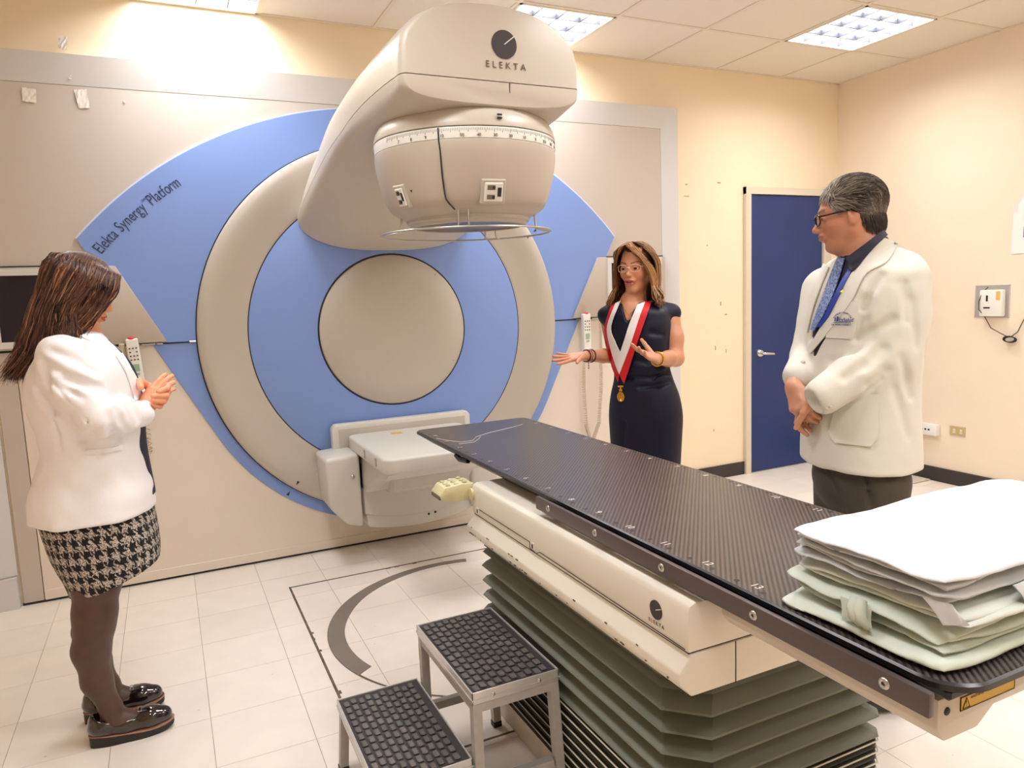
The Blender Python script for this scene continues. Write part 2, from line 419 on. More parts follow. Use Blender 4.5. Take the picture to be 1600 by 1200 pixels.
# lettering along the arc
RT = AR-.125; TS = .079; XS = .655
def arctext(s, size, R, phi0, adv, m):
    # glyph advance table (fractions of size)
    W = {' ':.30,'E':.54,'l':.24,'e':.53,'k':.5,'t':.34,'a':.52,'S':.53,'y':.5,'n':.55,'r':.37,'g':.54,'P':.56,'f':.32,'o':.55,'m':.84}
    phi = phi0
    for ch in s:
        wd = W.get(ch, .5)*size*adv; phi -= wd/2/R
        if ch != ' ':
            x = ac[0]+R*math.cos(phi); z = ac[1]+R*math.sin(phi)
            cu = bpy.data.curves.new('letter', 'FONT'); cu.body = ch; cu.size = size; cu.extrude = .0003; cu.align_x = 'CENTER'; cu.resolution_u = 4
            o = bpy.data.objects.new('letter', cu); COL.objects.link(o); bpy.context.view_layer.update()
            me = bpy.data.meshes.new_from_object(o.evaluated_get(bpy.context.evaluated_depsgraph_get()))
            bpy.data.objects.remove(o); me.materials.clear()
            me.transform(WALLTXT(x, -.0275, z, phi-pi/2) @ Matrix.Diagonal((XS, 1, 1, 1))); link('letter', me, m, fac)
        phi -= wd/2/R
M_letter = mat('letter_navy', rgb(44,54,96), .5)
p0 = math.atan2(1.735-ac[1], -.288-ac[0])
arctext('Elekta Synergy', TS, RT, p0, .94*XS, M_letter)
p1 = p0-(.54+.24+.53+.5+.34+.52+.3+.53+.5+.55+.53+.37+.54+.5)*TS*.94*XS/RT
cu_r = RT+.045
text('trademark', 'TM', .017, WALLTXT(ac[0]+cu_r*math.cos(p1-.008), -.0275, ac[1]+cu_r*math.sin(p1-.008), p1-pi/2), M_letter, fac)
arctext('Platform', TS, RT, p1-.014, .94*XS, M_letter)

# ---------------- rotating gantry ----------------
gan = empty('treatment_gantry', (GX, -.05, GZ), 'big beige gantry drum with overhanging treatment head and blue inner ring', 'medical machine')
O, I, D = 1.058, .812, .43
lathe('drum_gap', [(1.064,.0),(1.064,.0015),(O-.02,.0015)], M_dark, gan, 128, onwall(GX, GZ, -.027))
lathe('drum_ring', [(O,.0),(O,.023),(O-.012,.035),(O-.05,.039),(.97,.033),(.92,.021),(.87,.009),(I+.01,.004),(I,.0025),(I-.006,.0)], M_beige, gan, 128, onwall(GX, GZ, -.027), 50)
lathe('ring_groove', [(I-.004,.0),(I-.004,.0010),(I-.018,.0010)], M_dark, gan, 128, onwall(GX, GZ, -.027))
lathe('inner_ring', [(I-.010,.0),(I-.010,.003),(I-.014,.005),(D+.006,.007),(D+.006,.0)], M_blue, gan, 128, onwall(GX, GZ, -.027))
lathe('cover_groove', [(D+.010,.0),(D+.010,.0075),(D-.01,.0075)], M_dark, gan, 96, onwall(GX, GZ, -.027))
lathe('centre_cover', [(D,.0),(D,.015),(D-.008,.023),(.30,.033),(.15,.039),(0,.041)], M_beige, gan, 96, onwall(GX, GZ, -.027), 50)
for k in range(9):
    a = pi/2 + k*2*pi/9 + .0
    p = (GX+(D-.022)*math.cos(a), GZ+(D-.022)*math.sin(a))
    bmo('screw', lathe_bm([(0,.004),(.0035,.0035),(.005,0)], 8, onwall(p[0], p[1], -.050)), M_steel, gan, True)
# small index arrows
for a, r in ((math.radians(233),O-.035),(math.radians(31),O-.03)):
    for rr, s in ((r,1),(r+.075,-1)):
        c = Vector((GX+rr*math.cos(a), -.067 if s > 0 else -.0275, GZ+rr*math.sin(a))); t = Vector((math.cos(a),0,math.sin(a))); q = Vector((-t.z,0,t.x))
        raw('index_arrow', [c+t*s*.014, c-t*s*.012+q*.008, c-t*s*.012-q*.008], [(0,1,2)], M_dark, gan)
# head shell, lofted along Y (front -> drum)
ys  = [-1.535,-1.45,-1.355,-1.22,-1.095,-.98,-.875,-.75,-.63,-.48,-.335,-.2,-.1,-.04]
zs_ = [2.226,2.228,2.226,2.22,2.208,2.19,2.167,2.142,2.113,2.065,2.013,1.96,1.915,1.875]   # seam
sh  = [2.40,2.40,2.392,2.38,2.37,2.352,2.332,2.305,2.27,2.20,2.125,2.04,1.96,1.91]         # shoulder
tp  = [2.51,2.525,2.53,2.53,2.52,2.505,2.485,2.455,2.42,2.36,2.29,2.21,2.14,2.09]
bt  = [2.135,2.112,2.10,2.09,2.085,2.08,2.07,2.03,1.975,1.90,1.83,1.77,1.73,1.706]
def ww(y): return .505-(.505-.371)*min(1, max(0, (-.05-y)/1.45))
def sec_up(i, s=1.0, y=None):
    w = ww(ys[i]); zs, sd, tt = zs_[i], sh[i], tp[i]; P = []
    prof = [(1.0,0),(.998,.30),(.985,.62),(.955,.86),(.90,1.0)]      # side wall to the shoulder
    L = [(w*a, zs+.0018+(sd-zs-.0018)*b) for a, b in prof]
    arc = [(.84,.22),(.76,.42),(.62,.66),(.46,.83),(.24,.955),(0,1)]
    L += [(w*a, sd+(tt-sd)*b) for a, b in arc]
    zc = (zs+tt)/2
    full = [(-x, z) for x, z in L] + [(x, z) for x, z in L[::-1][1:]]
    return [(GX+x*s, (y if y is not None else ys[i]), zs+.0018+(z-zs-.0018)*(s if s < 1 else 1)) for x, z in full]
def sec_lo(i, s=1.0, y=None):
    w = ww(ys[i]); zs, bb_ = zs_[i]-.0018, bt[i]; h = zs-bb_; L = [(w, zs)]
    # side wall, then a soft turn into the underside; the turn gets broader towards the drum
    tb = min(1, max(0, (ys[i]+1.3)/1.2))
    e = 2.0+1.6*(1-tb)
    for k in range(1, 17):
        a = pi/2*k/16
        x = abs(math.cos(a))**(2/(2.6+.6*(1-tb))); z = abs(math.sin(a))**(2/e)
        L.append((w*x, zs-h*z))
    full = [(-x, z) for x, z in L] + [(x, z) for x, z in L[::-1][1:]]
    return [(GX+x*s, (y if y is not None else ys[i]), zs-(zs-z)*(s if s < 1 else 1)) for x, z in full]
def interp(tab, n=4):
    global ys
    return tab
# refine the stations smoothly
def refine(a, m=4):
    out = []; n = len(a)
    for i in range(n-1):
        p0, p1, p2, p3 = a[max(i-1,0)], a[i], a[i+1], a[min(i+2,n-1)]
        for k in range(m):
            t = k/m; out.append(.5*((2*p1)+(-p0+p2)*t+(2*p0-5*p1+4*p2-p3)*t*t+(-p0+3*p1-3*p2+p3)*t**3))
    return out+[a[-1]]
ys, zs_, sh, tp, bt = [refine(a) for a in (ys, zs_, sh, tp, bt)]
def loft(secs, name, m, capc):
    vs = []; fs = []; n = len(secs[0])
    for s in secs: vs += s
    for i in range(len(secs)-1):
        for k in range(n-1):
            fs.append((i*n+k, i*n+k+1, (i+1)*n+k+1, (i+1)*n+k))
        fs.append((i*n+n-1, i*n, (i+1)*n, (i+1)*n+n-1))
    fs.append(tuple(range(n))[::-1]); fs.append(tuple((len(secs)-1)*n+k for k in range(n)))
    return raw(name, vs, fs, m, gan, True, 32)
N_ = len(ys)
fr = [(.93,-1.571),(.955,-1.569),(.975,-1.562),(.99,-1.551)]
loft([sec_up(0, s, y) for s, y in fr]+[sec_up(i) for i in range(N_)], 'head_top_cover', M_beige2, None)
loft([sec_lo(0, s, y) for s, y in fr]+[sec_lo(i) for i in range(N_)], 'head_lower_shell', M_beige2, None)
# dark core seen through the seam
vs = []; fs = []
for i in range(N_):
    w = ww(ys[i])-.004; y = ys[i] if i else -1.548
    vs += [(GX-w, y, zs_[i]-.006), (GX+w, y, zs_[i]-.006), (GX+w, y, zs_[i]+.006), (GX-w, y, zs_[i]+.006)]
for i in range(N_-1):
    for k in range(4): fs.append((i*4+k, i*4+(k+1) % 4, (i+1)*4+(k+1) % 4, (i+1)*4+k))
fs += [(0,1,2,3)]
raw('seam_core', vs, fs, M_dark, gan)
YF = -1.5725
tube('panel_seam', [(1.263,YF,2.223),(1.263,YF+.002,2.19),(1.264,YF+.014,2.155),(1.235,YF+.03,2.135),(1.234,YF+.04,2.115)], .0016, M_dark, gan, 6)
# logo: disc with a pale radius line, then the word
bmo('logo_disc', lathe_bm([(0,.0014),(.0520,.0014),(.0520,0)], 48, onwall(1.246, 2.362, YF)), mat('logo_charcoal', rgb(58,50,52), .6), gan)
c = Vector((1.246, YF-.0019, 2.362)); t = Vector((math.cos(.66),0,math.sin(.66))); q = Vector((-t.z,0,t.x))*.0016
raw('logo_line', [c-q, c+q, c+t*.053+q, c+t*.053-q], [(0,1,2,3)], M_white, gan)
M_logo = mat('logo_brown', rgb(96,76,64), .6)
text('logo_word', 'ELEKTA', .034, WALLTXT(1.25, YF-.001, 2.285), M_logo, gan, spacing=1.62)
# ---- collimator ----
CXc, CYc = 1.215, -1.213
def CM(z=0): return Matrix.Translation((CXc, CYc, z))
# neck with a flange flowing out of the head
lathe('collimator_neck', [(.28,2.17),(.335,2.145),(.360,2.120),(.374,2.095),(.381,2.07),(.381,2.062),(.37,2.060)], M_beige2, gan, 96, CM(), 40)
lathe('neck_gap', [(.372,2.065),(.370,2.054)], M_dark, gan, 64, CM())
lathe('scale_ring', [(.36,2.058),(.380,2.057),(.3815,2.053),(.3795,2.016),(.36,2.016)], M_white, gan, 96, CM(), 40)
def collbody():
    bm = bmesh.new(); n = 96; rings = []
    prof = [(.372,2.016,0),(.379,2.0145,0),(.381,2.005,0),(.380,1.97,0),(.374,1.93,.1),(.364,1.88,.25),(.350,1.83,.45),(.338,1.80,.6),(.328,1.785,.75),(.31,1.773,.8),(.27,1.752,.6),(.245,1.742,.2)]
    for r, z, sq in prof:
        ring = []
        for k in range(n):
            a = 2*pi*k/n+pi/8
            # flattened sides (soft octagon)
            oct_ = math.cos(pi/8)/math.cos(((a-pi/8+pi/8) % (pi/4))-pi/8)
            rr = r*(1-sq*.55)+r*oct_*1.03*sq*.55
            ring.append(bm.verts.new((rr*math.cos(a), rr*math.sin(a), z)))
        rings.append(ring)
    for i in range(len(rings)-1):
        for k in range(n): bm.faces.new([rings[i][k], rings[i][(k+1) % n], rings[i+1][(k+1) % n], rings[i+1][k]])
    bm.faces.new(rings[-1])
    bmesh.ops.transform(bm, matrix=CM(), verts=bm.verts)
    return bm
col = bmo('collimator', collbody(), mat('collimator_beige', rgb(186,175,162), .34), gan, True, 28)
lathe('applicator_ring', [(.262,1.752),(.262,1.738),(.25,1.732),(.246,1.722),(.235,1.72),(.235,1.726)], M_beige, gan, 64, CM(), 40)
lathe('beam_window', [(0,1.726),(.236,1.726)], mat('window_brown', rgb(92,70,54), .3), gan, 48, CM())
# tick marks and numerals on the scale
bm = bmesh.new()
for k in range(-75, 76):
    a = math.radians(-90+k*1.0); L = .010 if k % 5 else .016; r = .3812
    bm2 = bmesh.new(); bm_box(bm2, -.0006, .0006, -.0005, .0005, 0, L)
    merge(bm, bm2, CM() @ Matrix.Rotation(a+pi/2, 4, 'Z') @ Matrix.Translation((0, -r, 2.052-L)))
sm = bmo('scale_ticks', bm, M_logo, gan)
for k, s in enumerate(['7','8','9','10','50','40','30','20','10','0','350','340','330','320']):
    a = math.radians(-154+k*9.6+ (0 if k < 4 else 2)); r = .3815
    text('numeral', s, .017, CM() @ Matrix.Rotation(a+pi/2, 4, 'Z') @ Matrix.Translation((0,-r,2.025)) @ Matrix.Rotation(pi/2, 4, 'X'), M_logo, gan)
# body seam of the collimator
def cpt(ang, r, z): return (CXc+r*math.cos(ang), CYc+r*math.sin(ang), z)
sa = math.radians(-110)
sa = math.radians(-127)
tube('collimator_seam', [cpt(sa,.3825,2.055),cpt(sa,.382,2.01),cpt(sa+.01,.381,1.97),cpt(sa+.01,.3775,1.93),cpt(sa+.01,.370,1.88),cpt(sa+.015,.359,1.83),cpt(sa+.02,.349,1.80),cpt(sa+.05,.336,1.782),cpt(sa+.09,.305,1.764)], .0030, M_dark, gan, 6)
# control keypads on the collimator
def keypad(ang, z, w_, h_, r=.337):
    M = CM() @ Matrix.Rotation(ang+pi/2, 4, 'Z') @ Matrix.Translation((0, -r, z)) @ Matrix.Rotation(math.radians(20), 4, 'X')
    b = bmesh.new(); bm_box(b, -w_/2-.012, w_/2+.012, -.002, .02, -h_/2-.012, h_/2+.012, .004); bmesh.ops.transform(b, matrix=M, verts=b.verts)
    f = bmo('keypad_recess', b, M_beige, gan)
    b = bmesh.new(); bm_box(b, -w_/2, w_/2, -.006, .01, -h_/2, h_/2, .003); bmesh.ops.transform(b, matrix=M, verts=b.verts)
    k = bmo('keypad', b, M_white, gan)
    for dz in (-.5, .5):
        b = bmesh.new(); bm_box(b, -w_*.36, w_*.06, -.0075, -.004, dz*h_*.5-.009, dz*h_*.5+.009)
        bm_box(b, -w_*.24, -w_*.08, -.0085, -.004, dz*h_*.5-.006, dz*h_*.5+.006); bmesh.ops.transform(b, matrix=M, verts=b.verts)
        bmo('key', b, M_black if dz > 9 else mat('key_grey', rgb(120,104,94), .5), k)
        b = bmesh.new(); bm_box(b, -.006, .004, -.010, -.004, dz*h_*.5-.005, dz*h_*.5+.005); bmesh.ops.transform(b, matrix=M, verts=b.verts)
        bmo('button', b, M_black, k)
    b = bmesh.new(); bm_box(b, w_*.2, w_*.4, -.0085, -.004, -h_*.22, h_*.25); bmesh.ops.transform(b, matrix=M, verts=b.verts)
    bmo('key', b, M_black, k)
keypad(math.radians(-95.5), 1.820, .074, .072, .350)
keypad(math.radians(-160), 1.825, .046, .070, .350)
a = math.radians(-150)
raw('index_arrow', [cpt(a-.05,.352,1.86), cpt(a+.03,.352,1.86), cpt(a,.351,1.835)], [(0,1,2)], M_dark, gan)
# touch guard ring below
GR, GZr = .36, 1.692
ring = [(CXc-.01+GR*math.cos(2*pi*k/72), CYc+GR*math.sin(2*pi*k/72), GZr) for k in range(72)]
tube('guard_ring', ring, .0042, M_steel, gan, 8, closed=True)
for a in (-120, -112, 42, 52, -30, 170):
    A = math.radians(a)
    tube('guard_bracket', [(CXc-.01+GR*.99*math.cos(A), CYc+GR*.99*math.sin(A), GZr), (CXc-.01+GR*.9*math.cos(A), CYc+GR*.9*math.sin(A), GZr+.004), (CXc+.29*math.cos(A), CYc+.29*math.sin(A), GZr+.012), (CXc+.285*math.cos(A), CYc+.285*math.sin(A), 1.77)], .0045, M_steel, gan, 8)
# small window marks under the head front
box('level_mark', 1.196, 1.214, -1.5985, -1.59, 2.098, 2.103, M_black, gan); box('level_mark', 1.196, 1.214, -1.5985, -1.59, 2.086, 2.091, M_black, gan)
# seam line on the arm underside
# ---- imaging panel retracted at the foot of the drum ----
M_img = mat('imager_grey', rgb(204,200,192), .38)
def ip(name, b, m=M_img, smooth=True): return bmo(name, b, m, gan, smooth, 35)
b = bmesh.new(); 
pl = prism_bm([(.79,.30),(1.62,.30),(1.62,.72),(1.60,.742),(.81,.742),(.79,.72)], -.115, -.05, 'y', .008); ip('imager_back_plate', pl)
b = prism_bm([(.825,.50),(1.585,.50),(1.585,.715),(.825,.715)], -.119, -.112, 'y'); ip('imager_back_recess', b, mat('imager_recess', rgb(188,182,172), .45))
def rrect(x0, x1, y0, y1, r, n=5):
    P = []
    for cx, cy, a in ((x1-r,y1-r,0),(x0+r,y1-r,pi/2),(x0+r,y0+r,pi),(x1-r,y0+r,3*pi/2)):
        P += [(cx+r*math.cos(a+pi/2*k/n), cy+r*math.sin(a+pi/2*k/n)) for k in range(n+1)]
    return P
pan = ip('imager_panel', prism_bm(rrect(.868,1.542,-.895,-.12,.06), .605, .682, 'z', .014, 3))
box('imager_panel_lip', .865, 1.545, -.89, -.12, .612, .618, mat('imager_recess'), gan) if False else None
for y in (-.52,-.74): box('latch', .862, .872, y-.012, y+.012, .625, .665, M_steel, gan, .002)
box('label_sticker', 1.09, 1.15, -.27, -.22, .6815, .6828, M_yel, gan)
# panel arm and lower housing
ip('imager_arm', prism_bm([(-.12,.60),(-.86,.60),(-.78,.555),(-.55,.52),(-.40,.44),(-.36,.40),(-.12,.40)], .90, 1.50, 'x', .006))
b = prism_bm([(-.12,.598),(-.50,.598),(-.50,.42),(-.40,.38),(-.12,.38)], 1.02, 1.39, 'x', .006); ip('imager_carriage', b)
lower = [(.915,.56),(1.495,.56),(1.495,.30)] + [(GX+.30*math.cos(a)*1.0, 0) for a in ()]
def lowarc(r, x0, x1, n=14):
    return [(x0+(x1-x0)*k/n, GZ-math.sqrt(max(r*r-(x0+(x1-x0)*k/n-GX)**2, 0))) for k in range(n+1)]
ip('imager_housing', prism_bm([(1.69,.55),(.90,.55)] + lowarc(1.035, .90, 1.69), -.30, -.03, 'y', .012))
ip('imager_housing_skirt', prism_bm([(1.66,.29),(.905,.29)] + lowarc(1.105, .92, 1.645), -.285, -.03, 'y', .012))
for sgn in (-1, 1):
    X = lambda v: GX+sgn*(GX-v)
    pts = [(X(.70),.60),(X(.885),.612),(X(.885),.20),(X(.80),.225),(X(.71),.33)]
    ip('imager_side_cover', prism_bm(pts, -.33, -.04, 'y', .022, 3))
bmo('knob', lathe_bm([(0,.008),(.010,.007),(.012,0)], 16, onwall(.84, .49, -.33)), M_steel, gan, True)
for p in ((1.27,.20),(1.31,.205)): bmo('screw', lathe_bm([(0,.003),(.006,.002),(.007,0)], 10, onwall(p[0], p[1], -.286)), M_dark, gan, True)
box('imager_slot', .93, 1.5, -.302, -.29, .553, .562, M_dark, gan)

# ---------------- hand pendants hanging under the split ----------------
def pendant(x, z, label, lean):
    e = empty('hand_control', (x, -.07, z), label, 'remote control')
    M = Matrix.Translation((x, -.075, z)) @ Matrix.Rotation(lean, 4, 'Y')
    def pb(n, a, m, bev=.004, par_=e):
        b = bmesh.new(); bm_box(b, *a, bev); bmesh.ops.transform(b, matrix=M, verts=b.verts); return bmo(n, b, m, par_)
    body = pb('body', (-.028,.028,-.018,.018,-.25,0), M_white, .006)
    b = bmesh.new(); bmesh.ops.create_uvsphere(b, u_segments=16, v_segments=8, radius=.02)
    for v in b.verts: v.co = Vector((v.co.x, v.co.y*.8, v.co.z*.45))
    bmesh.ops.transform(b, matrix=M @ Matrix.Translation((0,-.002,.0)), verts=b.verts); bmo('stop_button', b, M_red, e, True)
    for r, row in enumerate(((-1,0,1),(-1,1),(-1,0,1),(-1,0,1))):
        for k in row: pb('key', (k*.015-.004,k*.015+.004,-.0205,-.017,-.045-r*.019-.007,-.045-r*.019), mat('key_dark', rgb(84,76,74), .5), .001)
    pb('key_field', (-.016,.016,-.0195,-.017,-.165,-.128), mat('key_green', rgb(150,178,150), .5), .001)
    pb('key_field', (-.012,.012,-.0195,-.017,-.185,-.172), mat('key_green', rgb(150,178,150), .5), .001)
    return e
def coil(p, pts, R=.011, turns=60):
    P = [Vector(q) for q in pts]; path = []
    n = turns*10
    for i in range(n+1):
        t = i/n*(len(P)-1); k = min(int(t), len(P)-2); f = t-k
        c = P[k].lerp(P[k+1], f); d = (P[k+1]-P[k]).normalized(); s = d.orthogonal().normalized(); q = d.cross(s)
        a = 2*pi*turns*i/n; path.append(c+(s*math.cos(a)+q*math.sin(a))*R)
    tube('coiled_cord', path, .0028, mat('cord_cream', rgb(206,192,170), .5), p, 5)
p = pendant(-.155, 1.285, 'white hand control with red stop button hanging beside the blue wing, left of the drum', -.06)
coil(p, [(-.2,-.072,1.262),(-.205,-.072,1.18),(-.19,-.072,1.05),(-.16,-.072,.85),(-.12,-.072,.7),(-.13,-.072,1.03)], .012, 70)
p = pendant(2.478, 1.285, 'white hand control with red stop button hanging between the drum and the woman in navy', .0)
coil(p, [(2.46,-.072,1.03),(2.45,-.072,.8),(2.46,-.072,.55),(2.50,-.072,.42),(2.56,-.072,.55),(2.585,-.072,.8),(2.588,-.072,1.04),(2.59,-.072,1.245)], .011, 150)
# tape scraps and wall bits
def patch(name, x, z, w_, h_, rot, label, cat, m=M_tape, y=-.0135, wall='back'):
    n = 5; vs = []; fs = []
    for i in range(n+1):
        for j in range(n+1):
            a, b_ = (i/n-.5)*w_, (j/n-.5)*h_; c, s = math.cos(rot), math.sin(rot)
            jit = (random.random()-.5)*.004
            lift = .002+.005*abs(math.sin(i*1.7+j*.9))*random.random()
            xx, zz = a*c-b_*s+jit, a*s+b_*c+jit
            vs.append((x+xx, y-lift, z+zz) if wall == 'back' else (y-lift, x+xx, z+zz))
    k = len(vs); vs += [(vx, vy+.0008, vz) for vx, vy, vz in vs] if wall == 'back' else [(vx+.0008, vy, vz) for vx, vy, vz in vs]
    g = lambda i, j: i*(n+1)+j
    for i in range(n):
        for j in range(n):
            fs.append((g(i,j),g(i+1,j),g(i+1,j+1),g(i,j+1))); fs.append((k+g(i,j),k+g(i,j+1),k+g(i+1,j+1),k+g(i+1,j)))
    o = raw(name, vs, fs, m, None, False); return setp(o, label, cat)
patch('tape_scrap', -.475, 2.44, .055, .062, -.12, 'small square of pale tape on the grey facade, nearest the left edge of the photo', 'tape')
patch('tape_scrap', -.26, 2.44, .05, .085, .1, 'crumpled pale tape scrap on the grey facade, second from the left edge', 'tape')
patch('tape_scrap', -.315, 2.685, .035, .06, -.2, 'torn pale tape scrap on the cream wall just above the silver trim', 'tape', y=-.03)
for x_, z_, s_ in ((-.30,2.53,.012),(-.08,2.44,.010)):
    patch('tape_bit', x_, z_, s_, s_*1.3, .3, 'tiny white speck of tape on the silver trim' if z_ > 2.5 else 'tiny white speck on the grey facade right of the crumpled scrap', 'tape', y=-.0135 if z_ < 2.5 else -.025)
# scuffs on the cream wall (chipped paint spots)
bm = bmesh.new()
for u_, z_, a_, b_ in ((3.37,2.14,.02,.008),(3.37,2.06,.045,.006),(3.66,2.16,.03,.010),(3.55,1.72,.006,.012),(3.67,1.30,.01,.03),(3.72,1.22,.02,.01),(3.62,.98,.008,.03),(3.72,.95,.006,.028),(3.60,.37,.006,.02)):
    bm_box(bm, u_-a_/2, u_+a_/2, .0005, .0021, z_-b_/2, z_+b_/2)
bmo('paint_chips', bm, mat('chip_brown', rgb(176,150,116), .8), COL.objects['wall_back'])
# right wall: paper sheet, recess box with device, sockets
RW = RX1
e = empty('paper_sheet', (RW, -1.5, 1.68), 'white paper with blue lettering taped on the right wall at the edge of the photo', 'paper')
raw('sheet', [(RW-.004,-1.33,1.555),(RW-.004,-1.335,1.82),(RW-.012,-1.40,1.90),(RW-.004,-1.75,1.90),(RW-.004,-1.75,1.555),(RW-.0035,-1.33,1.555),(RW-.0035,-1.335,1.82),(RW-.0115,-1.40,1.90),(RW-.0035,-1.75,1.90),(RW-.0035,-1.75,1.555)], [(0,1,2,3,4),(9,8,7,6,5)], mat('paper', rgb(240,236,232), .8), e)
raw('tape_flap', [(RW-.006,-1.325,1.82),(RW-.006,-1.33,1.865),(RW-.010,-1.42,1.93),(RW-.010,-1.46,1.85),(RW-.008,-1.38,1.80)], [(0,1,2,3,4)], M_tape, e)
M_rt = Matrix.Translation((RW-.006,-1.40,1.70)) @ Matrix.Rotation(-pi/2, 4, 'Z') @ Matrix.Rotation(pi/2, 4, 'X')
text('lettering', 'P', .16, M_rt @ Matrix.Translation((.03,0,0)), M_blueink, e, .0004, 'CENTER')
e = empty('wall_box', (RW, -1.23, 1.27), 'recessed grey metal wall box holding a small light device and thin cable', 'electrical box')
bm = bmesh.new()
y0_, y1_, z0_, z1_ = -1.335, -1.115, 1.155, 1.365
for a in ((y0_,y1_,z0_,z0_+.004),(y0_,y1_,z1_-.004,z1_),(y0_,y0_+.004,z0_,z1_),(y1_-.004,y1_,z0_,z1_)): bm_box(bm, RW-.004, RW+.07, a[0], a[1], a[2], a[3])
bmo('box_rim', bm, mat('box_grey', rgb(196,190,184), .45), e)
box('box_back', RW-.0025, RW+.002, y0_+.004, y1_-.004, z0_+.004, z1_-.004, mat('box_inner', rgb(170,162,156), .5), e)
dv = box('device', RW-.045, RW-.002, -1.312, -1.168, 1.165, 1.335, M_white, e, .008, 2)
box('label', RW-.0465, RW-.044, -1.30, -1.275, 1.27, 1.325, mat('label_orange', rgb(226,178,96), .5), dv)
box('slot', RW-.047, RW-.044, -1.224, -1.212, 1.262, 1.30, M_black, dv); box('slot', RW-.047, RW-.044, -1.238, -1.198, 1.216, 1.225, M_black, dv)
M_wire = mat('wire_dark', rgb(70,52,44), .5)
tube('cable', [(RW-.01,-1.20,1.352),(RW-.04,-1.185,1.32),(RW-.05,-1.17,1.26),(RW-.055,-1.175,1.21),(RW-.03,-1.2,1.16),(RW-.02,-1.235,1.09),(RW-.018,-1.29,1.06),(RW-.018,-1.34,1.035)], .0028, M_wire, e, 6)
tube('cable', [(RW-.018,-1.36,1.035),(RW-.018,-1.40,1.07),(RW-.018,-1.43,1.14),(RW-.018,-1.46,1.2)], .0028, M_wire, e, 6)
bm = bmesh.new()
for k in range(6):
    tube_bm(bm, [(RW-.016-.004*k, -1.358+.036*math.cos(a_*pi/10), 1.018+.018*math.sin(a_*pi/10)+.001*k) for a_ in range(20)], .0032, 6, closed=True)
bmo('cable_coil', bm, M_black, e, True)
e = empty('wall_socket', (RW, -.83, .365), 'white raised box socket on the right wall, left of the beige plate', 'socket')
box('body', RW-.045, RW, -.905, -.755, .325, .405, M_white, e, .006, 2)
for y_ in (-.80,-.825,-.85): box('hole', RW-.047, RW-.044, y_-.006, y_+.006, .36, .372, M_black, e)
e = empty('wall_plate', (RW, -1.03, .378), 'flat beige double socket plate on the right wall, right of the white box', 'socket')
box('plate', RW-.006, RW, -1.085, -.975, .345, .41, mat('plate_tan', rgb(196,172,124), .5), e, .002)
for y_ in (-1.055,-1.008): 
    b = bmesh.new(); bm_box(b, RW-.0085, RW-.005, y_-.009, y_+.009, .362, .372); bm_box(b, RW-.0085, RW-.005, y_-.007, y_+.007, .376, .392); bmo('outlet', b, M_cream, e)
# floor: pit frame grooves, curved plate
M_groove = mat('groove_dark', rgb(112,98,82), .8, noise=(30,.5)); M_arc = mat('arc_grey', rgb(128,118,110), .4, noise=(8,.12))
bm = bmesh.new()
for a in ((.450,.460,-2.12,-.462),(.450,1.96,-.475,-.465),(.450,1.96,-2.125,-2.116),(1.95,1.96,-2.12,-.462)): bm_box(bm, a[0], a[1], a[2], a[3], 0, .0012)
for k in range(26):
    y_ = -.5-k*.06; wv = .002+.008*random.random()
    if random.random() < .55: continue
    bm_box(bm, .460, .460+wv, y_-.02*random.random()-.01, y_, 0, .0011)
    x_ = .5+k*.05; wv = .002+.006*random.random(); bm_box(bm, x_, x_+.03*random.random(), -.475-wv, -.475, 0, .0011)
bmo('trim_pit_edge', bm, M_groove)['kind'] = 'structure'
ac0, ac1 = math.radians(76), math.radians(202)
outer = arcp(1.205, -1.245, .702, ac0, ac1, 50)
inner = [(1.205+(.702-(.040+.032*min(1,max(0,(k/50-.1)*2))))*math.cos(ac0+(ac1-ac0-.03)*k/50), -1.245+(.702-(.040+.032*min(1,max(0,(k/50-.1)*2))))*math.sin(ac0+(ac1-ac0-.03)*k/50)) for k in range(51)]
vs = [(x,y,.0022) for x,y in outer]+[(x,y,.0022) for x,y in inner]+[(x,y,0) for x,y in outer]+[(x,y,0) for x,y in inner]
fs = []
for k in range(50):
    fs += [(k,k+1,51+k+1,51+k),(102+k,102+k+1,k+1,k),(51+k,51+k+1,153+k+1,153+k)]
fs += [(0,51,153,102),(50,101,203,152)]
raw('trim_curved_plate', vs, fs, M_arc)['kind'] = 'structure'
bm = bmesh.new()
P = arcp(1.205,-1.245,.704,ac0,math.radians(330),90)
vs = []; 
A = [bm.verts.new((x,y,.0016)) for x,y in P]; B = [bm.verts.new((1.205+(x-1.205)*.988,-1.245+(y+1.245)*.988,.0016)) for x,y in P]
for k in range(90): bm.faces.new([A[k],A[k+1],B[k+1],B[k]])
bmo('trim_ring_edge', bm, M_groove)['kind'] = 'structure'

fp = box('floor_plate', 4.58, 4.815, -.86, -.66, .0, .008, mat('plate_floor', rgb(206,196,182), .4), None, .002); setp(fp, 'thin pale square plate lying on the floor by the right wall baseboard', 'floor plate')
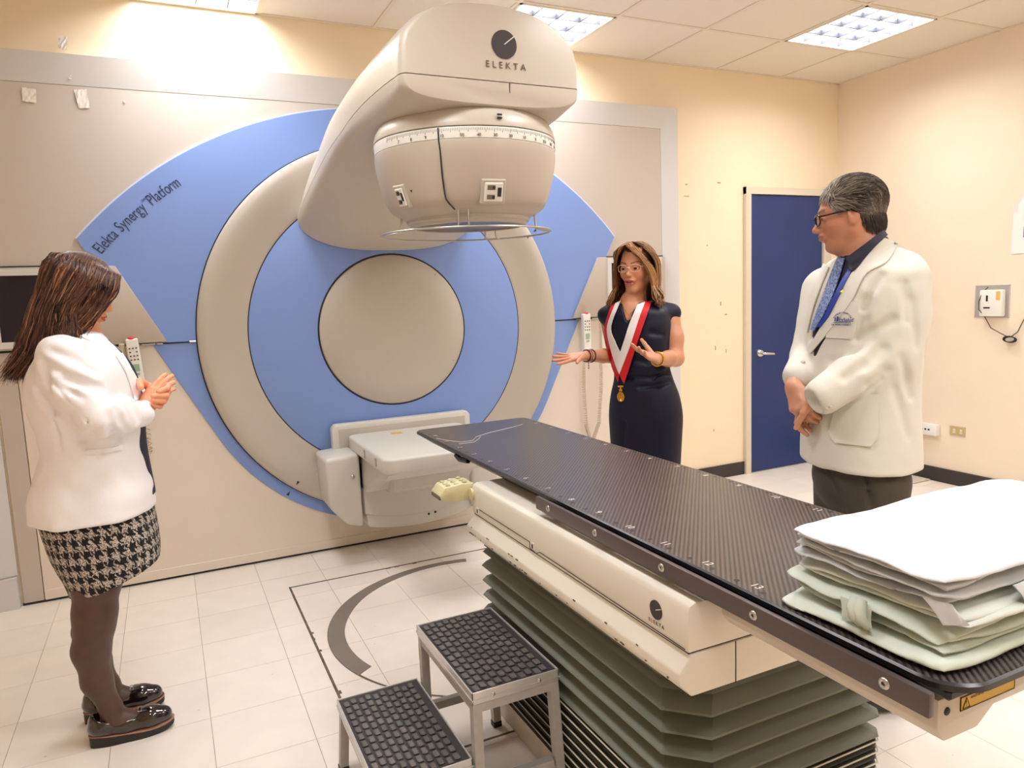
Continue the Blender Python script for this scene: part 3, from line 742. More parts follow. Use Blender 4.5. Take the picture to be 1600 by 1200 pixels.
# ---------------- treatment couch ----------------
cou = empty('treatment_couch', (1.205, -2.5, 0), 'long treatment couch with black carbon tabletop on grey bellows and cream base', 'treatment table')
M_carb = bpy.data.materials.new('carbon_fibre'); M_carb.use_nodes = True
def carbon(m):
    nt = m.node_tree; b = nt.nodes['Principled BSDF']; tc = nt.nodes.new('ShaderNodeTexCoord')
    sx = nt.nodes.new('ShaderNodeSeparateXYZ'); nt.links.new(tc.outputs['Object'], sx.inputs[0])
    def mth(op, a, b=None):
        n = nt.nodes.new('ShaderNodeMath'); n.operation = op
        for i, q in enumerate((a, b)):
            if q is None: continue
            if isinstance(q, (int, float)): n.inputs[i].default_value = q
            else: nt.links.new(q, n.inputs[i])
        return n.outputs[0]
    d1 = mth('SUBTRACT', sx.outputs[0], mth('MULTIPLY', sx.outputs[1], .85)); d2 = mth('ADD', sx.outputs[0], sx.outputs[1])
    s1 = mth('ADD', mth('MULTIPLY', mth('SINE', mth('MULTIPLY', d1, 2*pi/.0125)), .5), .5)
    s2 = mth('ADD', mth('MULTIPLY', mth('SINE', mth('MULTIPLY', d2, 2*pi/.006)), .07), .93)
    mx = nt.nodes.new('ShaderNodeMath'); mx.operation = 'MULTIPLY'; nt.links.new(s1, mx.inputs[0]); nt.links.new(s2, mx.inputs[1])
    bp = nt.nodes.new('ShaderNodeBump'); bp.inputs['Strength'].default_value = .25; bp.inputs['Distance'].default_value = .001
    nt.links.new(s1, bp.inputs['Height']); nt.links.new(bp.outputs['Normal'], b.inputs['Normal'])
    r = nt.nodes.new('ShaderNodeValToRGB'); r.color_ramp.elements[0].color = (*rgb(24,20,20),1); r.color_ramp.elements[1].color = (*rgb(92,82,79),1)
    nt.links.new(mx.outputs[0], r.inputs[0]); nt.links.new(r.outputs[0], b.inputs['Base Color'])
    b.inputs['Roughness'].default_value = .34; b.inputs['Coat Weight'].default_value = .25; b.inputs['Coat Roughness'].default_value = .25
carbon(M_carb)
TX0, TX1, TYN, TYF, TZ = .938, 1.472, -3.575, -1.165, .86
def rpoly(x0, x1, y0, y1, rn, rf, n=6):
    P = []
    for cx, cy, a, r in ((x1-rf,y1-rf,0,rf),(x0+rf,y1-rf,pi/2,rf),(x0+rn,y0+rn,pi,rn),(x1-rn,y0+rn,3*pi/2,rn)):
        P += [(cx+r*math.cos(a+pi/2*k/n), cy+r*math.sin(a+pi/2*k/n)) for k in range(n+1)]
    return P
bm = bmesh.new(); rr = []
for ins, z in ((.004,TZ),(0,TZ-.003),(0,TZ-.012),(.012,TZ-.020),(.05,TZ-.048)):
    P = rpoly(TX0+ins, TX1-ins, TYN+ins, TYF-ins, .065, .035)
    rr.append([bm.verts.new((x,y,z)) for x,y in P])
bm.faces.new(rr[0]); bm.faces.new(rr[-1][::-1])
for i in range(4):
    n = len(rr[0])
    for k in range(n): bm.faces.new([rr[i][k], rr[i][(k+1) % n], rr[i+1][(k+1) % n], rr[i+1][k]])
top = bmo('tabletop', bm, M_carb, cou, True, 25)
top.data.materials.append(mat('carbon_edge', rgb(30,26,27), .3))
for f in top.data.polygons:
    if f.normal.z < .9: f.material_index = 1
M_wp = mat('white_print', rgb(214,206,200), .6)
# index holes and numbers along both edges
bm = bmesh.new(); bw = bmesh.new()
for k in range(34):
    y = -1.30-.07*k
    if y < -3.5: break
    for x in (.958, 1.452):
        bm2 = bmesh.new(); bmesh.ops.create_circle(bm2, cap_ends=True, segments=10, radius=.0062); merge(bm, bm2, Matrix.Translation((x, y, TZ+.0004)))
bmo('index_holes', bm, M_black, top)['kind'] = 'stuff'
for k in range(15):
    y = -1.335-.14*k-.006
    for x, s in ((.966, 1), (1.444, -1)):
        text('index_number', str(k), .026, Matrix.Translation((x+.004*s, y, TZ+.0004)) @ Matrix.Rotation(-pi/2, 4, 'Z'), M_wp, top, .0001)
for pts in ([(.955,-1.40),(.975,-1.46),(1.01,-1.53),(1.06,-1.53),(1.10,-1.47),(1.18,-1.42),(1.33,-1.36),(1.38,-1.33)], [(.99,-1.56),(1.05,-1.565),(1.09,-1.52),(1.12,-1.47)]):
    tube('head_outline', [(x,y,TZ+.0003) for x,y in pts], .0009, M_wp, top, 4)
# black under-tray, side rails, cream carriage beam
box('under_tray', .925, 1.45, -3.50, -2.36, .822, .838, M_black, cou, .004)
box('under_tray_step', .955, 1.455, -3.55, -2.30, .83, .847, M_black, cou, .004)
M_couch = mat('couch_cream', rgb(222,216,204), .42, noise=(7,.03))
M_rail = mat('rail_bronze', rgb(86,76,76), .38, metal=.3)
for sgn, nm in ((-1,'l'),):
    x = 1.205+sgn*.296
    rl = box('side_rail', x-.006, x+.006, -3.555, -2.375, .823, .860, M_rail, cou, .0025, 2)
    for y in (-2.45,-2.69,-2.955,-3.222,-3.485):
        bmo('rail_screw', lathe_bm([(.0035,.0006),(.0035,.003),(.0075,.0028),(.009,.0)], 16, Matrix.Translation((x+sgn*.006,y,.842)) @ Matrix.Rotation(sgn*pi/2, 4, 'Y')), M_steel, rl, True)
    for y in (-2.45,-2.70,-2.95,-3.20,-3.45): box('rail_spacer', x-.012 if sgn > 0 else x, x if sgn > 0 else x+.016, y-.02, y+.02, .83, .852, M_black, cou)
b = bmesh.new()
prof = [(.975,.812),(.975,.765),(.992,.742),(1.07,.742),(1.11,.768),(1.30,.768),(1.34,.742),(1.418,.742),(1.435,.765),(1.435,.812)]
beam = prism('carriage_beam', prof, -3.52, -2.40, M_beige2, cou, bev=.003)
box('warning_label', 1.025, 1.158, -3.5212, -3.5195, .781, .803, M_yel, beam)
bm = bmesh.new()
for a in ((1.025,1.158,.781,.7822),(1.025,1.158,.8018,.803),(1.025,1.0262,.781,.803),(1.1568,1.158,.781,.803)): bm_box(bm, a[0], a[1], -3.5218, -3.5205, a[2], a[3])
bmo('label_border', bm, M_black, beam)
tube('warning_triangle', [(1.030,-3.5216,.784),(1.047,-3.5216,.784),(1.0385,-3.5216,.800)], .0007, M_black, beam, 4, closed=True)
text('label_text', '!', .012, WALLTXT(1.0385,-3.5214,.790), M_black, beam, .0002)
text('label_text', 'WARNING', .0065, WALLTXT(1.064,-3.5214,.797), M_logo, beam, .0002)
bmo('screw', lathe_bm([(0,.003),(.006,.002),(.007,0)], 12, Matrix.Translation((.995,-3.5195,.79)) @ FACE_Y), M_dark, beam, True)
# top block of the pedestal
YB0, YB1 = -3.06, -1.93
def blk(X0, X1): pass
prof = [(.888,.700),(.888,.785),(.893,.797),(.905,.803),(1.505,.803),(1.517,.797),(1.522,.785),(1.522,.700)]
prism('pedestal_cover', prof, YB0, YB1, M_couch, cou, bev=.004)
prof = [(.890,.697),(.893,.690),(.864,.662),(.864,.640),(.896,.606),(1.514,.606),(1.546,.640),(1.546,.662),(1.517,.690),(1.520,.697)]
sk = prism('pedestal_skirt', prof, YB0-.0, YB1+.0, M_couch, cou, bev=.004)
box('cover_gap', .892, 1.518, YB0+.004, YB1-.004, .695, .702, M_dark, cou)
tube('panel_line', [(.8872,-1.99,.724),(.8872,-2.36,.724),(.8872,-2.36,.705)], .0011, M_dark, cou, 5)
tube('panel_line', [(.8872,-2.36,.705),(.8872,-2.40,.701),(.8872,-2.42,.712),(.8872,-3.05,.705)], .0011, M_dark, cou, 5)
for y in (-1.975,-2.378): 
    box('catch', .8865, .889, y-.012, y+.012, .706, .728, M_cream, cou, .001); box('catch_slot', .8855, .888, y-.003, y+.004, .71, .722, M_dark, cou)
tube('panel_line', [(1.01,YB0-.0005,.697),(1.01,YB0-.0005,.607)], .0012, M_dark, cou, 5)
box('slot', 1.0, 1.41, -2.9, -1.96, .8025, .8045, M_dark, cou)
box('slide_block', 1.03, 1.38, -2.35, -2.02, .804, .836, M_beige2, cou, .004)
box('slide_plate', 1.05, 1.36, -3.0, -2.3, .804, .80, M_dark, cou) if False else None
box('slide_arm', 1.02, 1.39, -3.05, -2.36, .803, .815, M_dark, cou)
# chips in the paint on the skirt
bm = bmesh.new()
for k in range(34):
    y = -1.95-1.08*random.random()**1.6; z = random.choice((.6625,.640,.6415)) ; l = .003+.014*random.random()**2
    bm_box(bm, .8632, .8645, y-l, y, z-.0012-.001*random.random(), z+.0012)
bmo('paint_chips', bm, mat('chip_dark', rgb(92,74,58), .7), sk)['kind'] = 'stuff'
# logo on the block
LGY, LGZ = -2.955, .752
MX = Matrix.Translation((.8875, LGY, LGZ)) @ Matrix.Rotation(-pi/2, 4, 'Y')
bmo('logo_disc', lathe_bm([(0,.0012),(.021,.0012),(.021,0)], 32, MX), mat('logo_charcoal'), cou)
q0 = Vector((.8861, LGY, LGZ)); t = Vector((0,-math.cos(.4),math.sin(.4))); q = Vector((0,t.z,-t.y))*.0008
raw('logo_line', [q0-q, q0+q, q0+t*.021+q, q0+t*.021-q], [(0,1,2,3)], M_white, cou)
text('logo_word', 'ELEKTA', .0115, Matrix.Translation((.8870, LGY, .722)) @ Matrix.Rotation(-pi/2, 4, 'Z') @ Matrix.Rotation(pi/2, 4, 'X'), M_logo, cou, .0003, spacing=1.5)
# bellows
M_bel = mat('bellows_grey', rgb(110,113,102), .55, noise=(6,.08)); M_beldk = mat('bellows_tight', rgb(58,58,52), .6)
def ringpts(ins):
    x0, x1, y0, y1 = .896+ins, 1.514-ins, -3.03+ins, -1.945-ins; c = .075
    return [(x0,y0+c),(x0+c,y0),(x1-c*.3,y0),(x1,y0+c*.3),(x1,y1-c*.3),(x1-c*.3,y1),(x0+c*.3,y1),(x0,y1-c*.3)]
def bellows(name, zs, m, jitter=0, parent=cou):
    bm = bmesh.new(); R = []
    for ins, z in zs: R.append([bm.verts.new((x+jitter*(random.random()-.5), y, z+jitter*(random.random()-.5))) for x,y in ringpts(ins)])
    for i in range(len(R)-1):
        for k in range(8): bm.faces.new([R[i][k], R[i][(k+1) % 8], R[i+1][(k+1) % 8], R[i+1][k]])
    return bmo(name, bm, m, parent, True, 12)
z = .606; zs = [(.03,z),(.012,z-.004),(.008,z-.012),(.03,z-.018)]
z -= .018; zs += [(.004,z-.016),(.046,z-.022)]; z -= .022
for k in range(5):
    p_ = .0515
    zs += [(.002,z-p_*.76),(.0,z-p_*.84),(.010,z-p_*.88),(.060,z-p_)]; z -= p_
bellows('bellows', zs, M_bel)
zt = z
for k in range(7):
    h = (zt-.105)/7; z0 = zt-k*h
    bellows('folded_bellows', [(.03,z0),(.004,z0-h*.12),(.012,z0-h*.3),(.004,z0-h*.45),(.012,z0-h*.6),(.004,z0-h*.78),(.03,z0-h*.98)], M_beldk, .003)
    P = ringpts(.001); tube('bellows_strip', [(x,y,z0-.003) for x,y in P], .0022, mat('strip_pale', rgb(196,190,172), .4), cou, 5, closed=True)
M_plinth = mat('plinth_cream', rgb(214,204,188), .5, noise=(14,.14))
prism('plinth', [(.922,0),(.922,.075),(.95,.105),(1.46,.105),(1.488,.075),(1.488,0)], -3.02, -1.95, M_plinth, cou, bev=.003)
# yellow-green side keypad on the far end
M_kp = mat('keypad_yellow', rgb(206,198,156), .42); M_kpd = mat('keypad_base', rgb(176,170,130), .45)

b = prism_bm([(.778,.768),(.80,.794),(.86,.800),(.905,.796),(.905,.742),(.84,.738),(.784,.752)], -1.915, -1.82, 'y', .006)
k1 = bmo('side_keypad', b, M_kp, cou, True, 30)
box('keypad_foot', .777, .80, -1.91, -1.83, .752, .768, mat('keypad_dark', rgb(90,84,66), .5), k1, .003)
tube('keypad_joint', [(.88,-1.935,.765),(.91,-1.935,.765)], .02, M_kp, k1, 14)
for i in range(3):
    for j in range(3):
        b = bmesh.new(); bmesh.ops.create_uvsphere(b, u_segments=10, v_segments=6, radius=.009)
        for v in b.verts: v.co.z *= .5
        bmesh.ops.transform(b, matrix=Matrix.Translation((.815+i*.030, -1.898+j*.030, .797+.0025*i)), verts=b.verts)
        bmo('keypad_button', b, mat('button_pale', rgb(196,192,172), .4) if (i+j) % 2 else M_kpd, k1, True)
tube('clip_black', [(.955,-1.62,.83),(.945,-1.68,.828),(.955,-1.74,.832)], .010, M_black, cou, 6)

# ---------------- folded linen ----------------
def fbm(x, y, seed=0):
    v = 0; a = 1
    for k in range(4):
        f = 2**k
        v += a*math.sin(x*f*1.3+seed*1.7+1.3*math.sin(y*f*.9+seed+k))*math.cos(y*f*1.1-seed*.6+.8*math.sin(x*f*.7+k)); a *= .5
    return v
def linen(cx, cy, sx, sy, z0, h, layers, col, label, seed, rot=0, puff=.01, group=None):
    """a folded sheet: 'layers' cloth folds stacked, rounded at the fold edges, soft wrinkles"""
    e = empty('folded_sheet', (cx, cy, z0), label, 'linen', group)
    m = mat('linen_%d' % seed, col, .85, bump=(26, .22), noise=(5, .03))
    lh = h/layers
    for L in range(layers):
        bm = bmesh.new(); nx, ny = 46, 30; zc = z0+lh*(L+.5)
        ox, oy = .010*math.sin(seed*3.1+L*2.3), .007*math.sin(seed*1.9+L*1.7)
        shx, shy = 1-.025*abs(math.sin(L*1.9+seed)), 1-.035*abs(math.sin(L*2.7+seed*2))
        c, s = math.cos(rot), math.sin(rot)
        def P(u, v, side):
            # superellipse-like flat pillow: u,v in -1..1
            ex = 1-abs(u)**28; ey = 1-abs(v)**28
            t = (max(ex,0)**.5)*(max(ey,0)**.5)
            x = u*sx/2*shx*(1-.035*abs(v)**7); y = v*sy/2*shy*(1-.07*abs(u)**9)
            wob = .006*fbm(u*1.6, v*1.6, seed+L*.7)
            droop = -.010*(abs(u)**6+abs(v)**6)*(.4+.6*math.sin(L*1.3+seed+u*3)**2)
            ripple = (.0036 if seed in (2,4) else .0028)*fbm(u*3.2+L, v*2.4-L, seed*2+L*3)*(.3+abs(u)**4+abs(v)**4)
            z = zc + side*lh*.5*t*.98 + ripple + (droop if L < layers-1 or True else 0)*((L+.6)/layers) + puff*(1-u*u*.8)*(1-v*v*.8)*(L+1)/layers
            x += wob*abs(v)**3 + .0035*math.sin(2.2*v+seed+L); y += wob*abs(u)**3 + .0035*math.sin(2.6*u+seed*2+L)
            return (cx+ox+x*c-y*s, cy+oy+x*s+y*c, max(z, z0+.0015) if L == 0 and side < 0 else z)
        us = [math.sin(pi/2*(2*i/nx-1)) for i in range(nx+1)]; vs_ = [math.sin(pi/2*(2*j/ny-1)) for j in range(ny+1)]
        T_ = [[bm.verts.new(P(u, v, 1)) for v in vs_] for u in us]; B_ = [[None]*(ny+1) for _ in us]
        for i, u in enumerate(us):
            for j, v in enumerate(vs_):
                B_[i][j] = T_[i][j] if (i in (0,nx) or j in (0,ny)) else bm.verts.new(P(u, v, -1))
        for i in range(nx):
            for j in range(ny):
                bm.faces.new([T_[i][j],T_[i+1][j],T_[i+1][j+1],T_[i][j+1]])
                try: bm.faces.new([B_[i][j],B_[i][j+1],B_[i+1][j+1],B_[i+1][j]])
                except ValueError: pass
        bmo('cloth_fold', bm, m, e, True)
    return e
G1 = rgb(208,217,206); G2 = rgb(198,207,196); G3 = rgb(206,211,204); W1 = rgb(202,206,211); W2 = rgb(209,211,217)
g_ = 'folded sheets stacked on the couch'
linen(1.262,-3.388,.645,.335,.8665,.019,1,G1,'pale green folded sheet at the very bottom of the linen stack',1,.02,.003,g_)
linen(1.275,-3.385,.615,.310,.888,.036,3,G2,'pale green folded sheet second from the bottom, with rumpled edge',2,-.02,.002,g_)
linen(1.278,-3.388,.600,.315,.928,.026,2,G3,'greenish white folded sheet in the middle of the linen stack',3,.03,.003,g_)
linen(1.272,-3.385,.615,.305,.957,.028,3,W1,'off-white crumpled folded sheet second from the top of the linen stack',4,-.01,.003,g_)
linen(1.268,-3.385,.620,.300,.988,.020,2,W2,'smooth white folded sheet on top of the linen stack',5,.01,.010,g_)

sheets = [o for o in COL.objects if o.name.startswith('folded_sheet')]
def flap(par_, pts, m, th=.0012):
    A = [Vector(p) for p in pts]; n = 8; vs = []; fs = []
    for i in range(n+1):
        for j in range(n+1):
            u, v = i/n, j/n; p = A[0]*(1-u)*(1-v)+A[1]*u*(1-v)+A[2]*u*v+A[3]*(1-u)*v
            p = p+Vector((0,-1,.4))*(.006*math.sin(pi*u)*math.sin(pi*v)+.0015*math.sin(9*u+4*v)); vs.append(p)
    k = len(vs); vs += [p+Vector((0,th,-th)) for p in vs]; g = lambda i, j: i*(n+1)+j
    for i in range(n):
        for j in range(n): fs += [(g(i,j),g(i+1,j),g(i+1,j+1),g(i,j+1)),(k+g(i,j),k+g(i,j+1),k+g(i+1,j+1),k+g(i+1,j))]
    raw('loose_corner', vs, fs, m, par_, True)
flap(sheets[3], [(1.10,-3.545,.972),(1.19,-3.54,.972),(1.175,-3.555,.935),(1.13,-3.556,.930)], MATS['linen_4'])
flap(sheets[3], [(.962,-3.50,.968),(.975,-3.535,.966),(.99,-3.552,.938),(.968,-3.53,.935)], MATS['linen_4'])
flap(sheets[1], [(.958,-3.36,.918),(.956,-3.42,.918),(.953,-3.425,.884),(.953,-3.37,.888)], MATS['linen_2'])
for dx in (0, .012):
    tube('tie_strip', [(.958+dx*.2,-3.40+dx,.925),(.948,-3.405+dx,.914),(.946,-3.41+dx,.90),(.955,-3.415+dx,.888)], [.009,.010,.009,.007], MATS['linen_2'], sheets[1], 8)
# ---------------- two-step stool ----------------
st = empty('step_stool', (.64,-2.28,0), 'two-step metal stool with black studded rubber treads beside the couch', 'step stool')
M_st = mat('stool_grey', rgb(176,173,170), .45, noise=(30,.10)); M_al = mat('stool_aluminium', rgb(206,204,202), .32, metal=.5)
M_rub = mat('rubber_black', rgb(46,40,40), .6); M_pad = mat('rubber_stud', rgb(108,101,98), .5, objrand=.35, noise=(60,.2))
padme = None
def tread(x0, x1, y0, y1, z):
    f = bmesh.new(); t = .012; hgt = .032
    for a in ((x0,x1,y0,y0+.004),(x0,x1,y1-.004,y1),(x0,x0+.004,y0,y1),(x1-.004,x1,y0,y1)): bm_box(f, a[0], a[1], a[2], a[3], z-hgt, z+.0015, .001)
    for a in ((x0-.002,x1+.002,y0-.002,y0+.002),(x0-.002,x1+.002,y1-.002,y1+.002),(x0-.002,x0+.002,y0,y1),(x1-.002,x1+.002,y0,y1)): bm_box(f, a[0], a[1], a[2], a[3], z-.022, z-.018)
    bmo('tread_edge', f, M_al, st)
    box('tread_board', x0+.004, x1-.004, y0+.004, y1-.004, z-.026, z-.004, M_rub, st)
    global padme
    px, py = .0225, .0365
    if padme is None:
        b = bmesh.new(); bm_box(b, -.0084, .0084, -.0138, .0138, -.0045, .0004, .003)
        padme = bpy.data.meshes.new('rubber_stud'); b.to_mesh(padme); b.free(); padme.materials.append(M_pad)
    nx = int((x1-x0-.012)/px); ny = int((y1-y0-.012)/py)
    for i in range(nx):
        for j in range(ny):
            off = .5*py if i % 2 else 0
            yy = y0+.012+py*(j+.35)+off*.5
            if yy > y1-.02: continue
            o = bpy.data.objects.new('rubber_stud', padme); COL.objects.link(o)
            o.location = (x0+.010+px*(i+.5)+.0006*math.sin(j*3), yy, z+.0005); par(o, st)
    for xx in (x0+.06, x1-.06): bmo('bolt', lathe_bm([(0,.004),(.004,.0035),(.006,0)], 10, Matrix.Translation((xx, y0, z-.016)) @ FACE_Y), M_steel, st, True)
def leg(x, y, z1, dx=0, dy=0):
    b = bmesh.new(); w_ = .0125
    vs = [b.verts.new((x+dx*k+sx*w_, y+dy*k+sy*w_, z)) for k, z in ((1,.012),(0,z1)) for sx, sy in ((-1,-1),(1,-1),(1,1),(-1,1))]
    b.faces.new(vs[:4]); b.faces.new(vs[4:])
    for i in range(4): b.faces.new([vs[i], vs[(i+1) % 4], vs[4+(i+1) % 4], vs[4+i]])
    o = bmo('leg', b, M_st, st)
    box('rubber_foot', x+dx-.0145, x+dx+.0145, y+dy-.0145, y+dy+.0145, 0, .02, M_black, o, .002)
U = (.630,.886,-2.512,-2.055,.41); Lw = (.372,.628,-2.500,-2.035,.225)
tread(*U); tread(*Lw)
for y, dy in ((-2.497,-.012),(-2.07,.008)):
    leg(.645, y, .378); leg(.872, y, .378, .012, dy); leg(.388, y+.012, .193, -.012, dy)
def bar(x0, x1, y0, y1, z): box('crossbar', x0, x1, y0, y1, z-.0125, z+.0125, M_st, st)
bar(.657,.862,-2.512,-2.489,.14); bar(.657,.862,-2.082,-2.06,.14); bar(.634,.657,-2.485,-2.08,.145); bar(.655,.862,-2.51,-2.487,.366); bar(.655,.862,-2.082,-2.06,.366)
bar(.634,.657,-2.485,-2.08,.366); bar(.862,.884,-2.485,-2.08,.366); bar(.398,.634,-2.498,-2.475,.181); bar(.398,.634,-2.07,-2.05,.181); bar(.378,.400,-2.485,-2.06,.181)
bar(.398,.634,-2.498,-2.475,.06)
box('green_tape', .6318, .634, -2.062, -2.058, .30, .35, mat('green_tape', rgb(160,190,60), .6), st)
# ================= people: implicit surfaces meshed with surface nets =================
CAMP = np.array([CAMX, CAMY, CAMZ]); _F = np.array(_f); _R2 = np.array(_r2); _U2 = np.array(_u2)
def ray(u, v): return _F+_R2*((u-800)/FPX)-_U2*((v-600)/FPX)
def WD(u, v, d): return CAMP+ray(u, v)*d
def WY(u, v, y): r = ray(u, v); return CAMP+r*(y-CAMY)/r[1]
def smin(a, b, k):
    if k <= 0: return np.minimum(a, b)
    h = np.maximum(k-np.abs(a-b), 0)/k
    return np.minimum(a, b)-h*h*k*.25
def smax(a, b, k): return -smin(-a, -b, k)
def cap(p, a, b, ra, rb):
    a = np.asarray(a, np.float32); b = np.asarray(b, np.float32); d = b-a; L = float(d@d)+1e-12
    t = np.clip((p-a)@d/L, 0, 1)
    q = p-a-t[:, None]*d
    return np.sqrt((q*q).sum(1))-(ra+(rb-ra)*t)
def ell(p, c, r, M=None):
    q = p-np.asarray(c, np.float32)
    if M is not None: q = q@np.asarray(M, np.float32)     # columns of M = local axes
    r = np.asarray(r, np.float32); k0 = np.sqrt(((q/r)**2).sum(1)); k1 = np.sqrt(((q/(r*r))**2).sum(1))+1e-9
    return k0*(k0-1)/k1
def cubic(xs, ys, x):
    xs = np.asarray(xs, float); ys = np.asarray(ys, float)
    if xs[0] > xs[-1]: xs, ys = xs[::-1], ys[::-1]
    m = np.gradient(ys, xs); i = np.clip(np.searchsorted(xs, x)-1, 0, len(xs)-2)
    h = xs[i+1]-xs[i]; t = np.clip((x-xs[i])/h, 0, 1)
    return ((2*t**3-3*t*t+1)*ys[i]+(t**3-2*t*t+t)*h*m[i]+(-2*t**3+3*t*t)*ys[i+1]+(t**3-t*t)*h*m[i+1])
class Body:
    """list of (kind, fn, k); fields combined in order"""
    def __init__(s): s.ops = []; s.disp = None
    def add(s, fn, k=.02): s.ops.append((0, fn, k)); return s
    def cut(s, fn, k=.005): s.ops.append((1, fn, k)); return s
    def cap(s, a, b, ra, rb, k=.02): return s.add(lambda p: cap(p, a, b, ra, rb), k)
    def ell(s, c, r, M=None, k=.02): return s.add(lambda p: ell(p, c, r, M), k)
    def chain(s, pts, rs, k=.02):
        for i in range(len(pts)-1): s.cap(pts[i], pts[i+1], rs[i], rs[i+1], k)
        return s
    def crease(s, a, b, r=.006, k=.012): return s.cut(lambda p: cap(p, a, b, r, r*.4), k)
    def pcrease(s, pts, d0, d1, r=.007, k=.014, ridge=0):
        P = [project(s, u, v, d0, d1, .0) for u, v in pts]
        for a, b in zip(P[:-1], P[1:]):
            if np.linalg.norm(a-b) > .15: continue
            s.cut((lambda a, b: lambda p: cap(p, a, b, r*.6, r*.6)+r*.25)(a, b), k)
        return s
    def __call__(s, p):
        p = np.asarray(p, np.float32); f = None
        for kind, fn, k in s.ops:
            g = fn(p)
            if f is None: f = g
            elif kind == 0: f = smin(f, g, k)
            else: f = smax(f, -g, k)
        if s.disp is not None: f = f-s.disp(p)
        return f
def snet(fn, lo, hi, h):
    ax = [np.arange(lo[i], hi[i]+h, h, dtype=np.float32) for i in range(3)]; n = [len(a) for a in ax]
    G = np.stack(np.meshgrid(*ax, indexing='ij'), -1).reshape(-1, 3)
    F = np.concatenate([fn(G[i:i+400000]) for i in range(0, len(G), 400000)]).reshape(n).astype(np.float32)
    S_ = F < 0; cs = np.zeros((n[0]-1, n[1]-1, n[2]-1, 3), np.float32); cn = np.zeros((n[0]-1, n[1]-1, n[2]-1), np.int32)
    idx = None; quads = []
    cr_all = []
    for a in range(3):
        sl0 = [slice(None)]*3; sl1 = [slice(None)]*3; sl0[a] = slice(0, -1); sl1[a] = slice(1, None)
        F0, F1 = F[tuple(sl0)], F[tuple(sl1)]; cr = S_[tuple(sl0)] != S_[tuple(sl1)]
        I = np.argwhere(cr); t = F0[cr]/(F0[cr]-F1[cr]); pos = np.stack([ax[c][I[:, c]] for c in range(3)], 1); pos[:, a] += t*h
        b, c = (a+1) % 3, (a+2) % 3
        for db in (0, -1):
            for dc in (0, -1):
                J = I.copy(); J[:, b] += db; J[:, c] += dc
                ok = (J[:, b] >= 0) & (J[:, b] < n[b]-1) & (J[:, c] >= 0) & (J[:, c] < n[c]-1)
                Jk = J[ok]; np.add.at(cs, (Jk[:, 0], Jk[:, 1], Jk[:, 2]), pos[ok]); np.add.at(cn, (Jk[:, 0], Jk[:, 1], Jk[:, 2]), 1)
        ok = (I[:, b] > 0) & (I[:, b] < n[b]-1) & (I[:, c] > 0) & (I[:, c] < n[c]-1)
        cr_all.append((a, b, c, I[ok], S_[tuple(sl0)][cr][ok]))
    m = cn > 0; idx = -np.ones(cn.shape, np.int64); idx[m] = np.arange(m.sum()); V = cs[m]/cn[m][:, None]
    for a, b, c, I, sg in cr_all:
        def at(db, dc):
            J = I.copy(); J[:, b] += db; J[:, c] += dc; return idx[J[:, 0], J[:, 1], J[:, 2]]
        q = np.stack([at(-1, -1), at(0, -1), at(0, 0), at(-1, 0)], 1); q[~sg] = q[~sg][:, ::-1]; quads.append(q)
    return V, np.concatenate(quads)
def npmesh(name, V, Q, m, parent, colors=None, smooth=True):
    me = bpy.data.meshes.new(name); me.vertices.add(len(V)); me.vertices.foreach_set('co', np.asarray(V, np.float32).ravel())
    k = Q.shape[1]; me.loops.add(len(Q)*k); me.loops.foreach_set('vertex_index', Q.ravel().astype(np.int32))
    me.polygons.add(len(Q)); me.polygons.foreach_set('loop_start', np.arange(0, len(Q)*k, k, dtype=np.int32))
    me.update(calc_edges=True); me.validate()
    if colors is not None:
        ca = me.color_attributes.new('col', 'FLOAT_COLOR', 'POINT')
        ca.data.foreach_set('color', np.concatenate([colors, np.ones((len(colors), 1))], 1).astype(np.float32).ravel())
    return link(name, me, m, parent, smooth)
def surf(name, fn, boxes, m, parent, colorfn=None, smooth=True):
    Vs, Qs, o = [], [], 0
    for lo, hi, h in boxes:
        V, Q = snet(fn, lo, hi, h); Vs.append(V); Qs.append(Q+o); o += len(V)
    V = np.concatenate(Vs); Q = np.concatenate(Qs)
    return npmesh(name, V, Q, m, parent, colorfn(V) if colorfn else None, smooth)
def around(pts, pad):
    P = np.array(pts); return P.min(0)-pad, P.max(0)+pad
def vnoise(p, s, seed=0):
    q = p*s+seed*7.31
    x, y, z = q[:, 0], q[:, 1], q[:, 2]
    return (np.sin(x*1.9+1.7*np.sin(y*1.3+z*.7+seed))+np.sin(y*2.3+1.5*np.sin(z*1.1+x*.9+seed*2))+np.sin(z*2.1+1.6*np.sin(x*1.2-y*.8+seed*3)))/3
def axes(fwd, up):
    f = np.array(fwd, float); f /= np.linalg.norm(f); u = np.array(up, float); l = np.cross(u, f); l /= np.linalg.norm(l); u = np.cross(f, l)
    return np.stack([f, l, u], 1)      # columns: forward, left, up
